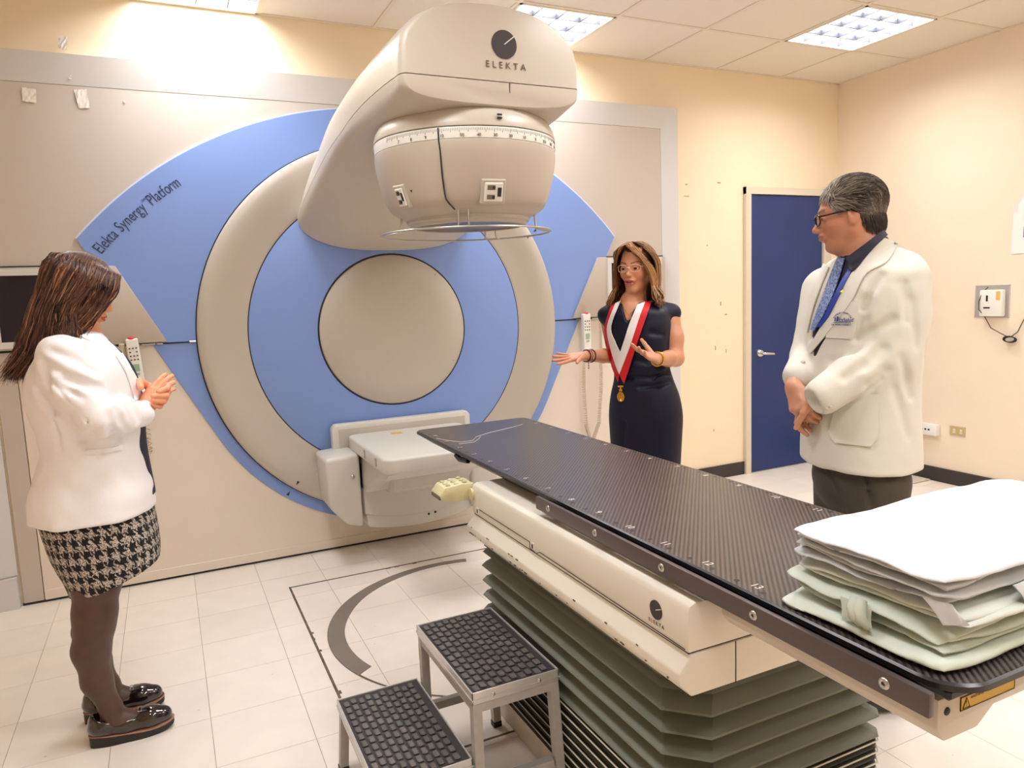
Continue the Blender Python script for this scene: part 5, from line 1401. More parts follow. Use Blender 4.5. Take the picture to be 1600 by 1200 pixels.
# ---------------------------------------------------------------- woman in navy dress
def woman_navy():
    D = 3.46; P = lambda u, v, d=0: WD(u, v, D+d)
    px = 1/(FPX/D)
    up_z = np.array([0,0,1.])
    feet = P(1006, 640); base = np.array([feet[0], feet[1], 0])
    e = empty('person', tuple(base), 'person in navy dress with red and white sash and gold medal, gesturing beyond the couch', 'person')
    RT_ = np.array(_r); FW = np.array([_f.x, _f.y, 0]); FW /= np.linalg.norm(FW)     # image right, away from the camera
    vd = np.array([base[0]-CAMX, base[1]-CAMY, 0]); vd /= np.linalg.norm(vd); rt = np.array([vd[1], -vd[0], 0])
    skin = SK(206,142,108)
    def dirv(a, z=0):   # a: degrees from facing the camera towards image left
        A = math.radians(a); d = -vd*math.cos(A)-rt*math.sin(A); return np.array([d[0], d[1], z])
    hf = dirv(24, -.04); hc = P(995, 419)
    H = Head(hc, hf, (0, 0, 1), 1.0, mouth=.8, jaw=.90, ear=False)
    th = math.atan2(*dirv(30)[1::-1])
    T = math.atan2(dirv(30)[1], dirv(30)[0]); tf = dirv(30); tl = np.cross([0, 0, 1], tf)      # torso front / her left
    B = Body(); B.add(H.field, 0)
    nb = P(991, 478, .03); B.cap(H.w(-.022,0,-.05), nb, .047, .050, .03); B.ell(nb+np.array([0,0,-.035]), (.085,.085,.045), None, .05)
    c0 = P(996, 540, .02)
    Z = lambda v: float(P(1000, v)[2])
    # left arm (image right), bare
    ls = P(1046, 497, .02); le = P(1056, 560, -.03); lw = P(1026, 561, -.20)
    B.chain([ls, (ls+le)/2+rt*.004, le], [.050,.043,.037], .03); B.chain([le, (le*.6+lw*.4), lw], [.039,.037,.026], .012)
    # right arm: upper arm goes back beside the torso, forearm reaches out to the image left
    rs = P(952, 497, .12); re = P(962, 556, .14); rw = P(915, 556, -.02)
    B.chain([rs, re], [.046,.038], .03); B.chain([re, (re*.55+rw*.45), rw], [.038,.034,.024], .012)
    # torso core and legs
    rows = [(472,985,.055,.075),(484,990,.085,.150),(500,994,.098,.168),(520,996,.106,.160),(545,999,.100,.148),(570,1002,.092,.142),(590,1005,.095,.150),(615,1007,.108,.170),(645,1008,.115,.182),(680,1008,.112,.180),(730,1008,.105,.172),(800,1007,.095,.160)]
    zs = []; cx = []; cy = []; ad0 = []; w_ = []
    for v, u, dp, hw_ in rows:
        q = P(u, v, .02); zs.append(q[2]); cx.append(q[0]); cy.append(q[1]); ad0.append(dp); w_.append(hw_)
    B.add(torso(zs[:9], cx[:9], cy[:9], [x-.022 for x in ad0[:9]], [x-.022 for x in w_[:9]], T, 2.2), .02)
    Jt = torso(zs, cx, cy, ad0, w_, T, 2.2); va, vb = project(Jt, 984, 474, 3.0, 3.8, 0), project(Jt, 981, 499, 3.0, 3.8, 0)
    B.cap(va+vd*.052+up_z*.01, vb+vd*.034, .046, .022, .02)
    for s in (-1, 1):
        a = base+tl*s*.075+np.array([0,0,.80]); k = base+tl*s*.07+np.array([0,0,.47]); an = base+tl*s*.065+np.array([0,0,.10])
        B.chain([a, k], [.085,.055], .02); B.chain([k, (k+an)/2+np.array([0,0,.05])-tf*.012, an], [.052,.050,.032], .02)
        B.chain([an-tf*.02, an+tf*.06-np.array([0,0,.03]), an+tf*.14-np.array([0,0,.075])], [.03,.028,.020], .01)
    B2 = Body()
    # left hand: palm up, thumb raised, fingers towards image left
    fd = P(998, 551, -.27)-lw
    h1 = hand(B2, lw+fd*.02, fd, -np.array([0,0,1.])*.75-vd*-.55, 1, curls=((.05,.15,.1),(.08,.2,.15),(.15,.25,.2),(.2,.3,.2)), tcurl=-.15, tout=1.25, sc=.88, spread=.10)
    # right hand: palm up and open, fingers to image left
    fd2 = P(872, 561, -.05)-rw
    h2 = hand(B2, rw+fd2*.01, fd2, -np.array([0,0,1.])*.85-vd*-.45, -1, curls=((-.08,.06,.03),(-.02,.08,.05),(.02,.1,.08),(.06,.12,.1)), tcurl=-.1, tout=.85, sc=.88, spread=.15)
    full = lambda p: smin(B(p), B2(p), .006)
    def colr(V):
        C = H.color(V, skin, SK(176,84,78), SK(58,36,26), SK(84,52,34)); return C
    arms = around([ls, le, lw], .06); arm2 = around([rs, re, rw], .05); hd1 = around(h1, .03); hd2 = around(h2, .03)
    hb = (H.c-.135, H.c+np.array([.135,.135,.135])); hb[0][2] = H.c[2]-.15
    lowb = (np.array([base[0]-.2, base[1]-.2, .0]), np.array([base[0]+.2, base[1]+.2, 1.03]))
    mid = (np.array([base[0]-.2, base[1]-.2, 1.01]), np.array([base[0]+.2, base[1]+.2, hb[0][2]+.008]))
    surf('body', full, [(hb[0], hb[1], .0030), (*mid, .0065), (*arms, .0045), (*arm2, .0045), (*hd1, .0024), (*hd2, .0024), (*lowb, .010)], M_skin, e, colr)
    H.eyes(e)
    # teeth behind the open lips
    b = bmesh.new(); bmesh.ops.create_uvsphere(b, u_segments=12, v_segments=8, radius=1)
    M4 = Matrix([[*H.M[0], 0], [*H.M[1], 0], [*H.M[2], 0], [0, 0, 0, 1]])
    bmesh.ops.transform(b, matrix=Matrix.Translation(H.w(.083,0,-.0595)) @ M4 @ Matrix.Diagonal((.006,.016,.003,1)), verts=b.verts); bmo('teeth', b, mat('teeth', rgb(232,224,212), .3), e, True)
    # dress
    M_dr = mat('navy_dress', rgb(9,12,36), .50, spec=.3, bump=(300,.12))
    J = Body(); J.add(torso(zs, cx, cy, ad0, w_, T, 2.2), 0)
    # cap sleeves
    J.cap(P(1028,487,.02), P(1049,489,.015), .050, .047, .03); J.cap(P(956,488,.10), P(948,492,.11), .043, .041, .03)
    J.cut(lambda p: cap(p, P(1056,512,.01), P(1070,540,-.01), .045, .045), .006)
    cl = J
    J.cut(lambda p: cap(p, va+up_z*.02, vb, .046, .014), .006)    # V neck
    J.cut(lambda p: cap(p, P(991,478,.03), P(991,440,.03), .064, .08), .01)
    for pts in ([(1030,560),(1010,566),(990,562)],[(1046,580),(1020,590),(985,588)],[(1045,596),(1030,602),(1000,604)],[(1050,650),(1040,600)],[(965,585),(985,592)],[(1018,520),(1035,522)],[(975,660),(972,700)],[(1040,640),(1046,720)]):
        J.pcrease(pts, 3.0, 3.7, .009, .024)
    J.disp = lambda p: .0022*vnoise(p*np.array([1,1,.5]), 15, 11)
    lo, hi = np.array([base[0]-.27, base[1]-.27, zs[-1]-.01]), np.array([base[0]+.27, base[1]+.27, zs[0]+.02])
    surf('dress', J, [(lo, hi, .006)], M_dr, e)
    # sash: red outer band, white inner band, meeting in a V above the medal
    M_rd = mat('sash_red', rgb(206,16,32), .55, bump=(300,.08)); M_wh = mat('sash_white', rgb(240,236,236), .6, bump=(300,.08))
    both = lambda p: np.minimum(J(p), B(p))
    Lo = [(955,478),(945,512),(948,545),(957,575),(966,597)]; Lm = [(962,474),(949,510),(953,540),(962,570),(968,585)]; Li = [(970,470),(955,510),(962,535),(972,556),(973,566)]
    Ro = [(1018,472),(1010,495),(996,535),(981,583),(975,600)]; Rm = [(1008,472),(998,500),(985,540),(973,572),(968,585)]; Ri = [(996,476),(984,505),(976,530),(970,548),(965,560)]
    sa = []
    def rb(n, A, C, m, off): return pribbon(n, both, A, C, 22, 5, m, e, 2.9, 3.8, off, .0025)
    rb('sash_red_band', Lo, Lm, M_rd, .004); rb('sash_white_band', Lm, Li, M_wh, .0045)
    rb('sash_red_band', Rm, Ro, M_rd, .010); rb('sash_white_band', Ri, Rm, M_wh, .010)
    md = project(both, 970, 620, 2.9, 3.8, .010); Mm = Matrix.Translation(md) @ Matrix(((rt[0],0,-vd[0],0),(rt[1],0,-vd[1],0),(0,1,0,0),(0,0,0,1)))
    M_gold = mat('gold', rgb(226,172,72), .25, metal=.85)
    k = bmo('medal', lathe_bm([(0,.004),(.012,.004),(.014,.006),(.0185,.006),(.0195,.003),(.0195,-.001),(0,-.001)], 28, Mm @ Matrix.Diagonal((.9,1.25,1,1))), M_gold, e, True, 40)
    bm = bmesh.new(); bm_box(bm, -.008,.008,.026,.036,-.001,.004,.001); bm_box(bm, -.013,.013,.045,.053,-.001,.004,.001); bm_box(bm, -.004,.004,.034,.048,-.001,.003,.001); bmesh.ops.transform(bm, matrix=Mm, verts=bm.verts); bmo('medal_clasp', bm, M_gold, e)
    # jewellery
    def band(nm, c, ax, R, r, m, n=24, sides=6):
        ax = np.array(ax, float); ax /= np.linalg.norm(ax); u = np.cross(ax, [0,0,1.]); u /= np.linalg.norm(u); v = np.cross(ax, u)
        tube(nm, [tuple(c+(u*math.cos(2*pi*i/n)+v*math.sin(2*pi*i/n))*R) for i in range(n)], r, m, e, sides, closed=True)
    ad = rw-re; band('bracelet', rw-ad*.02, ad, .0285, .0028, mat('bead_dark_red', rgb(96,20,32), .3)); band('bracelet', rw-ad*.10, ad, .0295, .0028, M_steel); band('bracelet', rw-ad*.17, ad, .0305, .0028, mat('bead_dark_red'))
    for i in range(3): tube('charm', [tuple(rw-ad*.08+np.array([0,0,-.03-.012*i])), tuple(rw-ad*.08+np.array([.002,0,-.038-.012*i]))], .0035, M_steel, e, 6)
    ad2 = lw-le; band('watch_band', lw-ad2*.04, ad2, .0305, .0048, M_gold)
    b = bmesh.new(); bmesh.ops.create_cone(b, cap_ends=True, segments=20, radius1=.013, radius2=.012, depth=.006); ax_ = Vector(ad2).normalized()
    for sg in (1,):
        q = H.w(-.004, sg*.083, -.040); b2 = bmesh.new(); bmesh.ops.create_uvsphere(b2, u_segments=10, v_segments=8, radius=.0055, matrix=Matrix.Translation(q)); bmo('earring', b2, M_steel, e, True)
    b.free()
    tube('necklace', [tuple(project(both, u, v, 2.9, 3.8, .002)) for u, v in ((972,474),(976,484),(982,492),(988,487),(995,478))], .0012, M_gold, e, 5)
    # glasses: thin clear rims
    M_rim = mat('clear_rim', rgb(214,190,176), .25)
    gl = None
    for sg in (1, -1):
        pts = [H.w(.098-.006*abs(math.cos(t))*(1 if math.cos(t) > 0 else .0)-.010*max(0, math.cos(t)), sg*(.032+.0245*math.copysign(abs(math.cos(t))**.6, math.cos(t))), .002+.0155*math.copysign(abs(math.sin(t))**.6, math.sin(t))) for t in [2*pi*k/28 for k in range(28)]]
        tube('glasses_rim', pts, .0013, M_rim, e, 6, closed=True)
        tube('glasses_temple', [H.w(.084, sg*.058, .008), H.w(.05, sg*.076, .010), H.w(-.005, sg*.080, .010)], .0014, M_rim, e, 6)
    tube('glasses_bridge', [H.w(.100, .009, .004), H.w(.106, 0, .007), H.w(.100, -.009, .004)], .0014, M_rim, e, 6)
    # hair: side-parted, shoulder length, caramel over dark brown
    hbod = Body(); hbod.add(lambda p: ell(p, H.w(-.028,0,.036), (.088,.077,.088), H.M), 0)
    hbod.chain([H.w(-.06,0,.0), H.w(-.065,0,-.09), H.w(-.06,0,-.13)], [.070,.066,.045], .05)
    hbod.cut(lambda p: ell(p, H.w(.088,0,-.035), (.055,.066,.088), H.M), .01)
    surf('hair', hbod, [(H.c-.16, H.c+.16, .006)], M_hairb, e, lambda V: np.tile(SK(58,34,22), (len(V), 1)))
    N = 3800; n = 18; paths = np.zeros((N, n, 3)); cols = np.zeros((N, 3)); rads = np.zeros(N)
    for i in range(N):
        s = rng.random(); sg = 1 if rng.random() < .55 else -1; j = lambda a: rng.normal()*a
        py = -.018      # parting a little to her right
        p0 = H.w(.078-.14*s, py+j(.004), .108+.018*math.sin(pi*min(1, s+.15)))
        r = rng.random(); dep = .006*rng.random()
        wmax = .098+dep
        if s < .38:   # fringe sweeping off the forehead to both sides
            q = s/.38
            p1 = H.w(.096-.045*q, py+sg*(.016+.036*r), .098-.016*r+.010*q); p2 = H.w(.090-.035*q, sg*(.060+.012*r+.012*q)-.002, .046-.012*r)
            p3 = H.w(.068-.045*q, sg*(.080+.014*r+.010*q), -.015); p4 = H.w(.050-.05*q, sg*(.090+.014*r), -.085); p5 = H.w(.050-.05*q+j(.01), sg*(.108+.014*r+j(.006)), -.135+j(.004)); p6 = H.w(.062-.05*q+j(.008), sg*(.124+.012*math.sin(s*30)+j(.005)), -.168+.008*math.sin(s*47)+j(.005))
        else:
            g = (s-.38)/.62
            k = math.sqrt(max(.1, 1-((g-.20)/.85)**2))
            p1 = H.w(.045-.135*g, sg*(.052*k)+py*.3, .112-.010*r-.03*g*g); p2 = H.w(.025-.130*g, sg*wmax*k, .040); p3 = H.w(.005-.110*g, sg*(wmax+.003)*k, -.03)
            p4 = H.w(-.005-.095*g, sg*(wmax+.004)*(k*.9+.05), -.09); p5 = H.w(.0-.09*g+j(.008), sg*(.104+.008*r)*(k*.85+.08), -.14+j(.004)); p6 = H.w(.014-.09*g+j(.008), sg*(.118+.010*math.sin(s*33)+j(.006))*(k*.85+.08), -.176+.010*math.sin(s*41)+j(.006))
        paths[i] = lerp_path([p0, p1, p2, p3, p4, p5, p6], n)
        t = rng.random(); c = SK(84,50,28)*(1-t)+SK(190,134,84)*t
        if rng.random() < .16: c = SK(222,174,122)
        if rng.random() < .22: c = SK(44,26,18)
        cols[i] = c; rads[i] = .0013+.0014*rng.random()
    paths = pushout(lambda p: np.minimum(H.field(p), hbod(p)), paths, H.w(-.012,0,.01), .15, .002)
    strands('hair_strands', paths, rads, cols, M_hair, e)
    # black court shoes
    for s in (-1, 1):
        an = base+tl*s*.065
        Sh = Body(); Sh.chain([an-tf*.03+np.array([0,0,.075]), an+tf*.07+np.array([0,0,.05]), an+tf*.14+np.array([0,0,.024]), an+tf*.19+np.array([0,0,.022])], [.036,.036,.038,.024], .02)
        Sh.cut(lambda p: cap(p, an-tf*.02+np.array([0,0,.12]), an+tf*.07+np.array([0,0,.09]), .034, .034), .008); Sh.cap(an-tf*.045+np.array([0,0,.06]), an-tf*.045, .014, .009, .01)
        Sh.cut(lambda p: (p[:, 2]-.002).astype(np.float32), 0)
        surf('shoe', Sh, [(*around([an-tf*.09, an+tf*.23, an+np.array([0,0,.12])], .05), .006)], M_black, e)
woman_navy()
# ---------------------------------------------------------------- man in white coat
def man_coat():
    D = 2.40; P = lambda u, v, d=0: WD(u, v, D+d)
    mid_ = P(1345, 640); base = np.array([mid_[0], mid_[1], 0])
    e = empty('person', tuple(base), 'person in white medical coat with grey hair and black glasses, hands clasped, beside the couch', 'person')
    vd = np.array([base[0]-CAMX, base[1]-CAMY, 0]); vd /= np.linalg.norm(vd); rt = np.array([vd[1], -vd[0], 0]); up = np.array([0,0,1.])
    def dirv(a, z=0):
        A = math.radians(a); d = -vd*math.cos(A)-rt*math.sin(A); return np.array([d[0], d[1], z])
    skin = SK(194,134,106)
    H = Head(P(1325, 337, .0), dirv(84, -.12), up+(-rt)*.12, .945, male=True, jaw=1.10)
    tf = dirv(58); T = math.atan2(tf[1], tf[0]); tl = np.cross(up, tf)
    B = Body(); B.add(H.field, 0)
    nb = P(1352, 402, .0); B.cap(H.w(-.025,0,-.045), nb, .062, .068, .03); B.cap(nb, nb-up*.08, .068, .10, .04)
    B.ell(H.w(.030,0,-.098), (.040,.045,.025), H.M, .02)
    B.cap(P(1350,480,.05), P(1345,700,.03), .085, .10, .03)
    wr1 = P(1241, 606, .03)     # far (right) hand, knuckles towards the viewer
    B2 = Body()
    h1 = hand(B2, P(1240,604,.02), P(1250,645,-.03)-P(1240,604,.02), -vd*.85-rt*.5, 1, curls=((.7,.6,.3),(.75,.65,.3),(.8,.7,.3),(.85,.7,.3)), tcurl=.35, tout=.55, sc=.98, spread=.03)
    B2.cap(P(1244,585,.05), P(1240,604,.02), .030, .028, .01)
    h2 = hand(B2, P(1278,618,-.06), P(1252,640,.0)-P(1278,618,-.06), -vd*.2+up*.9, 1, curls=((.6,.7,.4),)*4, tcurl=.3, tout=.5, sc=.95, spread=.02)
    full = lambda p: smin(B(p), B2(p), .003)
    def colr(V):
        C = H.color(V, skin, SK(172,110,94), SK(80,70,64), SK(110,98,88)); q = H.loc(V)
        beard = (q[:, 2] < -.03) & (q[:, 0] > -.01) & (q[:, 2] > -.13); C[beard] *= .95
        hd = V[:, 2] < 1.2; C[hd] = SK(198,142,114)*(1-.10*vnoise(V[hd], 80, 3)[:, None]*.5); return C
    hb = (H.c-.145, H.c+.145); hd1 = around(list(h1)+list(h2), .03)
    B3box = (np.array([base[0]-.2, base[1]-.2, .95]), np.array([base[0]+.2, base[1]+.2, hb[0][2]+.01]))
    surf('body', full, [(hb[0], hb[1], .0032), (*B3box, .010), (*hd1, .0024)], M_skin, e, colr)
    H.eyes(e)
    # trousers
    M_tr = mat('trousers_dark', rgb(66,58,50), .75, bump=(260,.15)); Tz = P(1340, 715)[2]
    Tr = Body(); hipL, hipR = base+tl*.078, base-tl*.078
    Tr.cap(base+up*(Tz+.02), base+up*(Tz-.06), .140, .150, .02)
    for s, q in ((1, hipL), (-1, hipR)): Tr.chain([q+up*(Tz-.07), q+up*.48+tf*.01, q+up*.10], [.108,.086,.072], .02)
    Tr.cut(lambda p: (p[:, 2]-.035).astype(np.float32), .004)
    Tr.pcrease([(1288,718),(1300,760),(1318,800)], 2.0, 3, .012, .03); Tr.pcrease([(1398,712),(1385,745)], 2, 3, .01, .03); Tr.pcrease([(1352,722),(1360,790)], 2, 3, .006, .02)
    Tr.disp = lambda p: .004*vnoise(p*np.array([1,1,.4]), 11, 21)
    surf('trousers', Tr, [(np.array([base[0]-.28, base[1]-.28, .02]), np.array([base[0]+.28, base[1]+.28, Tz+.05]), .009)], M_tr, e)
    for s in (-1, 1):
        q = base+tl*s*.09; Sh = Body(); Sh.chain([q-tf*.07+up*.05, q+tf*.06+up*.05, q+tf*.17+up*.035], [.045,.045,.038], .03); Sh.cut(lambda p: (p[:, 2]-.001).astype(np.float32), 0)
        surf('shoe', Sh, [(*around([q-tf*.14, q+tf*.23, q+up*.10], .05), .008)], M_black, e)
    # shirt
    Shirt = Body(); zsn = [P(0,v)[2] if False else P(1345,v)[2] for v in (395,415,450,500,560)]
    cc = [P(u,v,.015) for u, v in ((1352,395),(1352,415),(1345,450),(1335,500),(1330,560))]
    Shirt.add(torso([c[2] for c in cc], [c[0] for c in cc], [c[1] for c in cc], [.074,.086,.112,.122,.125], [.072,.096,.115,.118,.118], T, 2.1), 0)
    nk = H.w(-.028,0,-.075); Shirt.cap(nb+up*.018, nb-up*.05, .077, .10, .02)
    Shirt.cut(lambda p: cap(p, nb+up*.015+tf*.010, nb+up*.10+tf*.03, .066, .085), .004)
    M_sh = mat('shirt_navy', rgb(14,16,44), .6)
    # coat
    M_ct = mat('coat_white', rgb(212,209,199), .72, bump=(300,.10))
    rows = [(392,1362,.075,.095),(404,1360,.105,.150),(420,1358,.125,.205),(445,1354,.142,.222),(480,1350,.152,.226),(520,1346,.155,.220),(560,1343,.158,.212),(600,1341,.160,.205),(650,1341,.163,.205),(690,1341,.165,.207),(722,1341,.166,.208)]
    zs = []; cx = []; cy = []; a = []; w_ = []
    for v, u, dp, hw_ in rows:
        q = P(u, v, .03); zs.append(q[2]); cx.append(q[0]); cy.append(q[1]); a.append(dp); w_.append(hw_)
    Jt = Body(); Jt.add(torso(zs, cx, cy, a, w_, T, 2.3), 0); Jt.disp = lambda p: .0035*vnoise(p*np.array([1,1,.5]), 12, 31)
    J = Body(); J.add(torso(zs, cx, cy, a, w_, T, 2.3), 0)
    ls = P(1400, 432, -.06); le = P(1390, 560, -.12); lw = P(1288, 618, -.13)
    J.chain([ls, (ls+le)/2+rt*.012, le], [.082,.078,.068], .04); J.chain([le, le*.5+lw*.5+up*.01, lw], [.070,.066,.058], .03)
    rs = P(1285, 452, .20); re = P(1262, 555, .16); rw = P(1246, 588, .05)
    J.chain([rs, re], [.068,.055], .03); J.chain([re, rw], [.055,.047], .02)
    dn = (lw-le)/np.linalg.norm(lw-le); J.cut(lambda p: cap(p, lw+dn*.062, lw+dn*.12, .047, .05), .006)
    # neck opening in a V
    J.cut(lambda p: cap(p, nb+up*.03, nb+up*.12, .082, .12), .01)
    vp = [project(J, u, v, 1.9, 2.9, 0) for u, v in ((1326,412),(1298,455),(1281,490),(1265,532))]
    for (a_, b_), (r0, r1) in zip(zip(vp[:-1], vp[1:]), ((.060,.040),(.040,.026),(.026,.006))):
        J.cut((lambda a_, b_, r0, r1: lambda p: cap(p, a_, b_, r0, r1))(a_, b_, r0, r1), .004)
    for pts in ([(1352,530),(1330,548),(1300,566)],[(1380,545),(1350,570),(1320,590)],[(1395,500),(1360,520),(1345,528)],[(1352,470),(1348,500),(1338,527)],[(1385,580),(1360,602)],[(1413,445),(1418,500)],[(1425,470),(1432,540)],[(1400,610),(1420,680)],[(1410,560),(1424,620)],[(1290,540),(1300,600)],[(1375,430),(1350,480)]):
        J.pcrease(pts, 2.0, 2.8, .011, .028)
    J.pcrease([(1300,652),(1340,625),(1378,592)], 2, 2.8, .006, .012)
    J.disp = lambda p: .0035*vnoise(p*np.array([1,1,.5]), 12, 31)+.0012*vnoise(p, 34, 32)
    hem = lambda p: (p[:, 2]-(zs[-1]+.012)).astype(np.float32)
    lo, hi = np.array([base[0]-.34, base[1]-.34, zs[-1]-.02]), np.array([base[0]+.34, base[1]+.34, zs[0]+.03])
    surf('coat', J, [(lo, hi, .006)], M_ct, e)
    surf('shirt', Shirt, [(np.array([base[0]-.22, base[1]-.22, cc[-1][2]]), np.array([base[0]+.22, base[1]+.22, nb[2]+.06]), .006)], M_sh, e)
    # lapels, pockets, embroidery, pin, buttons, tie, lanyard
    al = lambda p: np.minimum(J(p), Shirt(p)); d0, d1 = 1.9, 2.9
    pribbon('lapel', al, [(1380,372),(1352,400),(1322,442),(1290,500),(1262,548)], [(1404,380),(1385,410),(1352,430),(1325,480),(1268,552)], 22, 6, M_ct, e, d0, d1, .003, .004)
    pribbon('lapel', al, [(1296,418),(1286,440),(1272,480),(1262,520)], [(1288,412),(1276,440),(1266,476),(1259,515)], 14, 4, M_ct, e, d0, d1, .003, .004)
    pribbon('breast_pocket', Jt, [(1303,470),(1297,500),(1291,528)], [(1342,472),(1340,502),(1332,530)], 10, 8, M_ct, e, d0, d1, .002, .003)
    pribbon('hip_pocket', Jt, [(1315,620),(1302,650),(1296,678),(1306,692)], [(1373,616),(1372,650),(1371,682),(1360,698)], 14, 10, M_ct, e, d0, d1, .0035, .003)
    M_tie = mat('tie_blue', rgb(40,62,128), .5, noise=(160,.6,rgb(140,160,200)))
    pribbon('tie', al, [(1310,402),(1298,430),(1288,460),(1276,490),(1268,515)], [(1320,404),(1312,432),(1302,462),(1286,495),(1272,518)], 14, 4, M_tie, e, d0, d1, .006, .004)
    pribbon('lanyard', al, [(1326,420),(1312,444),(1290,490),(1278,510)], [(1330,424),(1318,448),(1296,492),(1281,512)], 14, 3, mat('lanyard_blue', rgb(20,48,150), .5), e, d0, d1, .008, .002)
    pribbon('shirt_collar', lambda p: np.minimum(al(p), B(p)), [(1380,360),(1358,376),(1330,398),(1322,404)], [(1386,368),(1366,387),(1342,414),(1330,424)], 14, 4, M_sh, e, d0, d1, .007, .004)
    def disc(nm, u, v, r, m, off=.003, fn=al):
        c = project(fn, u, v, d0, d1, off); b = bmesh.new(); bmesh.ops.create_uvsphere(b, u_segments=14, v_segments=8, radius=r, matrix=Matrix.Translation(c)); 
        bmo(nm, b, m, e, True)
    disc('pin', 1316, 456, .0075, mat('pin_yellow', rgb(226,220,60), .3)); disc('collar_button', 1328, 414, .0045, M_white, .005)
    disc('coat_button', 1254.5, 566, .008, mat('button_tan', rgb(206,196,176), .35), .001); 
    for q in ((1291,638),(1297,635)): disc('sleeve_button', *q, .005, mat('button_tan'), .0)
    # embroidery on the breast pocket, laid on the cloth
    o = project(Jt, 1316, 497, d0, d1, .0075); o2 = project(Jt, 1330, 497, d0, d1, .0075); o3 = project(Jt, 1316, 510, d0, d1, .0075)
    ex = Vector(o2-o).normalized(); ey = Vector(o-o3); ey = (ey-ex*ey.dot(ex)).normalized(); ez = ex.cross(ey)
    Me = Matrix(((ex.x,ey.x,ez.x,o[0]),(ex.y,ey.y,ez.y,o[1]),(ex.z,ey.z,ez.z,o[2]),(0,0,0,1)))
    M_em = mat('embroidery', rgb(40,56,120), .7); s_ = 1/474
    text('embroidery', 'EsSalud', .0175, Me @ Matrix.Translation((7*s_,-3*s_,0)), M_em, e, .0004); text('embroidery', 'DR. PEDRO TORRES C.', .0072, Me @ Matrix.Translation((0,-10*s_,0)), M_em, e, .0004)
    bm = bmesh.new(); bm_box(bm, -15*s_, 15*s_, -7*s_, -6.2*s_, 0, .0006); bm_box(bm, -13*s_, -11*s_, -5*s_, 1*s_, 0, .0006); bm_box(bm, -9.5*s_, -6.5*s_, -5*s_, 2.5*s_, 0, .0006); bmesh.ops.transform(bm, matrix=Me, verts=bm.verts); bmo('embroidery', bm, M_em, e)
    for i, ch in enumerate('TOMODINAMICA'):
        a_ = math.radians(72-i*13); text('embroidery', ch, .0085, Me @ Matrix.Translation((15*s_*math.cos(a_+math.radians(0))*1.0 if False else -15*s_*math.cos(math.radians(18+i*13)), -3*s_+11*s_*math.sin(math.radians(18+i*13)), 0)) @ Matrix.Rotation(math.radians(72-i*13)*.75, 4, 'Z'), M_em, e, .0004)
    # glasses
    M_gb = mat('glasses_black', rgb(18,16,18), .2)
    for sg in (1, -1):
        pts = [H.w(.104-.010*max(0, math.cos(t)), sg*(.033+.026*math.copysign(abs(math.cos(t))**.6, math.cos(t))), -.002+.019*math.copysign(abs(math.sin(t))**.6, math.sin(t))) for t in [2*pi*k/28 for k in range(28)]]
        tube('glasses_rim', pts, .0024, M_gb, e, 6, closed=True)
        tube('glasses_temple', [H.w(.094, sg*.060, .008), H.w(.05, sg*.078, .010), H.w(-.004, sg*.083, .012), H.w(-.022, sg*.083, .0)], .0027, M_gb, e, 6)
    tube('glasses_bridge', [H.w(.104, .008, .004), H.w(.110, 0, .006), H.w(.104, -.008, .004)], .0024, M_gb, e, 6)
    # short grey hair
    hb2 = Body(); hb2.add(lambda p: ell(p, H.w(-.022,0,.044), (.098,.081,.083), H.M), 0); hb2.ell(H.w(-.056,0,-.006), (.050,.068,.056), H.M, .035)
    hb2.cut(lambda p: ell(p, H.w(.078,0,-.005), (.060,.10,.088), H.M), .012); hb2.cut(lambda p: ell(p, H.w(.02,0,-.075), (.060,.12,.085), H.M), .012)
    def hcol(V):
        q = H.loc(V); t = np.clip((q[:, 0]+.02)/.08, 0, 1)[:, None]; return (SK(66,54,46)*(1-t)+SK(150,142,134)*t)
    surf('hair', hb2, [(H.c-.17, H.c+.17, .0055)], M_hairb, e, hcol)
    N = 5600; n = 8; paths = np.zeros((N, n, 3)); cols = np.zeros((N, 3)); rads = np.zeros(N); i = 0
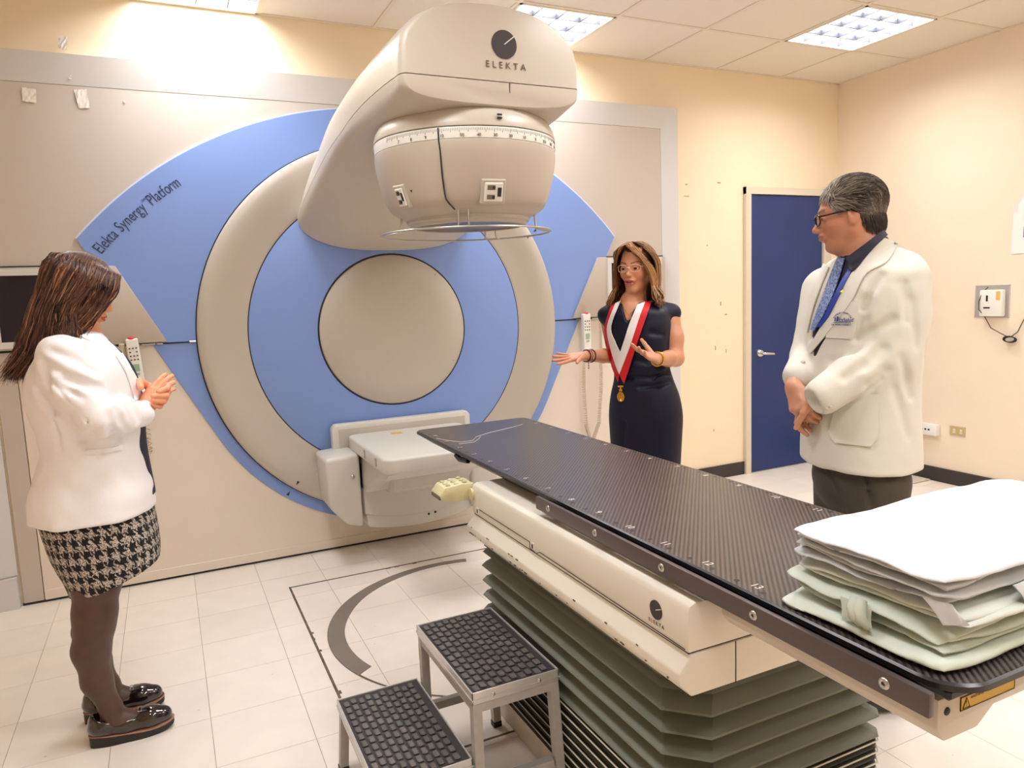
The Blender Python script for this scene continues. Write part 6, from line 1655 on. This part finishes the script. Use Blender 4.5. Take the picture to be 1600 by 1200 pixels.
    while i < N:
        d = rng.normal(size=3); d /= np.linalg.norm(d)
        if i > N-2000:    # nape
            c0_ = np.array((-.056,0,-.006)); q = c0_+d*np.array((.055,.074,.070))
            if q[0] > -.028 or q[2] > .075 or q[2] < -.055: continue
            pts = [H.w(*(q+np.array((-.0015*k+.001, 0, -.010*k))*(1)+(.002)*d*k)) for k in range(4)]
            paths[i] = lerp_path(pts, n); cols[i] = SK(78,66,58)*(.7+.5*rng.random()); rads[i] = .0012; i += 1; continue
        q = np.array((-.022,0,.044))+d*np.array((.098,.084,.086))
        if q[0] > .062 and q[2] < .085: continue
        if q[2] < .0 and q[0] > -.045: continue
        if q[2] < (-.045 if q[0] > -.05 else -.075): continue
        if abs(q[1]) > .05 and q[2] < .035 and q[0] > .0 : continue
        nrm = d/np.array((.098,.084,.086)); nrm /= np.linalg.norm(nrm)
        flow = np.array((-1.0, 0, .12 if q[2] > .06 else -.55))
        if q[0] > .035 and q[2] > .07: flow = np.array((-.5, -.3*rng.random(), .75)) if rng.random() < .6 else np.array((.45,.2,-.12))
        if q[0] < -.05: flow = np.array((-.25, 0, -1.0)) if q[2] < .09 else np.array((-1.0, 0, -.3))
        flow = flow+rng.normal(size=3)*.18; flow -= nrm*(flow@nrm)*.88; flow /= np.linalg.norm(flow); L = .038+.022*rng.random()
        pts = []
        for k in range(4):
            t = k/3; c = q+flow*L*t+nrm*(.003+.007*math.sin(pi*t*.8)*rng.random())
            v = (c-np.array((-.022,0,.044)))/np.array((.098,.084,.086)); r_ = np.linalg.norm(v)
            if q[2] > 0: c = np.array((-.022,0,.044))+(v/r_*max(1.015, min(r_, 1.14)))*np.array((.098,.084,.086))
            pts.append(H.w(*c))
        paths[i] = lerp_path(pts, n); t = min(1, max(0, (q[0]+.0)/.07+rng.normal()*.22)); c = SK(84,72,62)*(1-t)+SK(186,176,164)*t
        if rng.random() < .15: c = SK(140,128,114)
        cols[i] = c*(.75+.4*rng.random()); rads[i] = .0009+.0009*rng.random(); i += 1
    paths = pushout(hb2, paths, H.w(-.02,0,.03), .16, .0015, 3)
    strands('hair_strands', paths, rads, cols, M_hair, e)
man_coat()
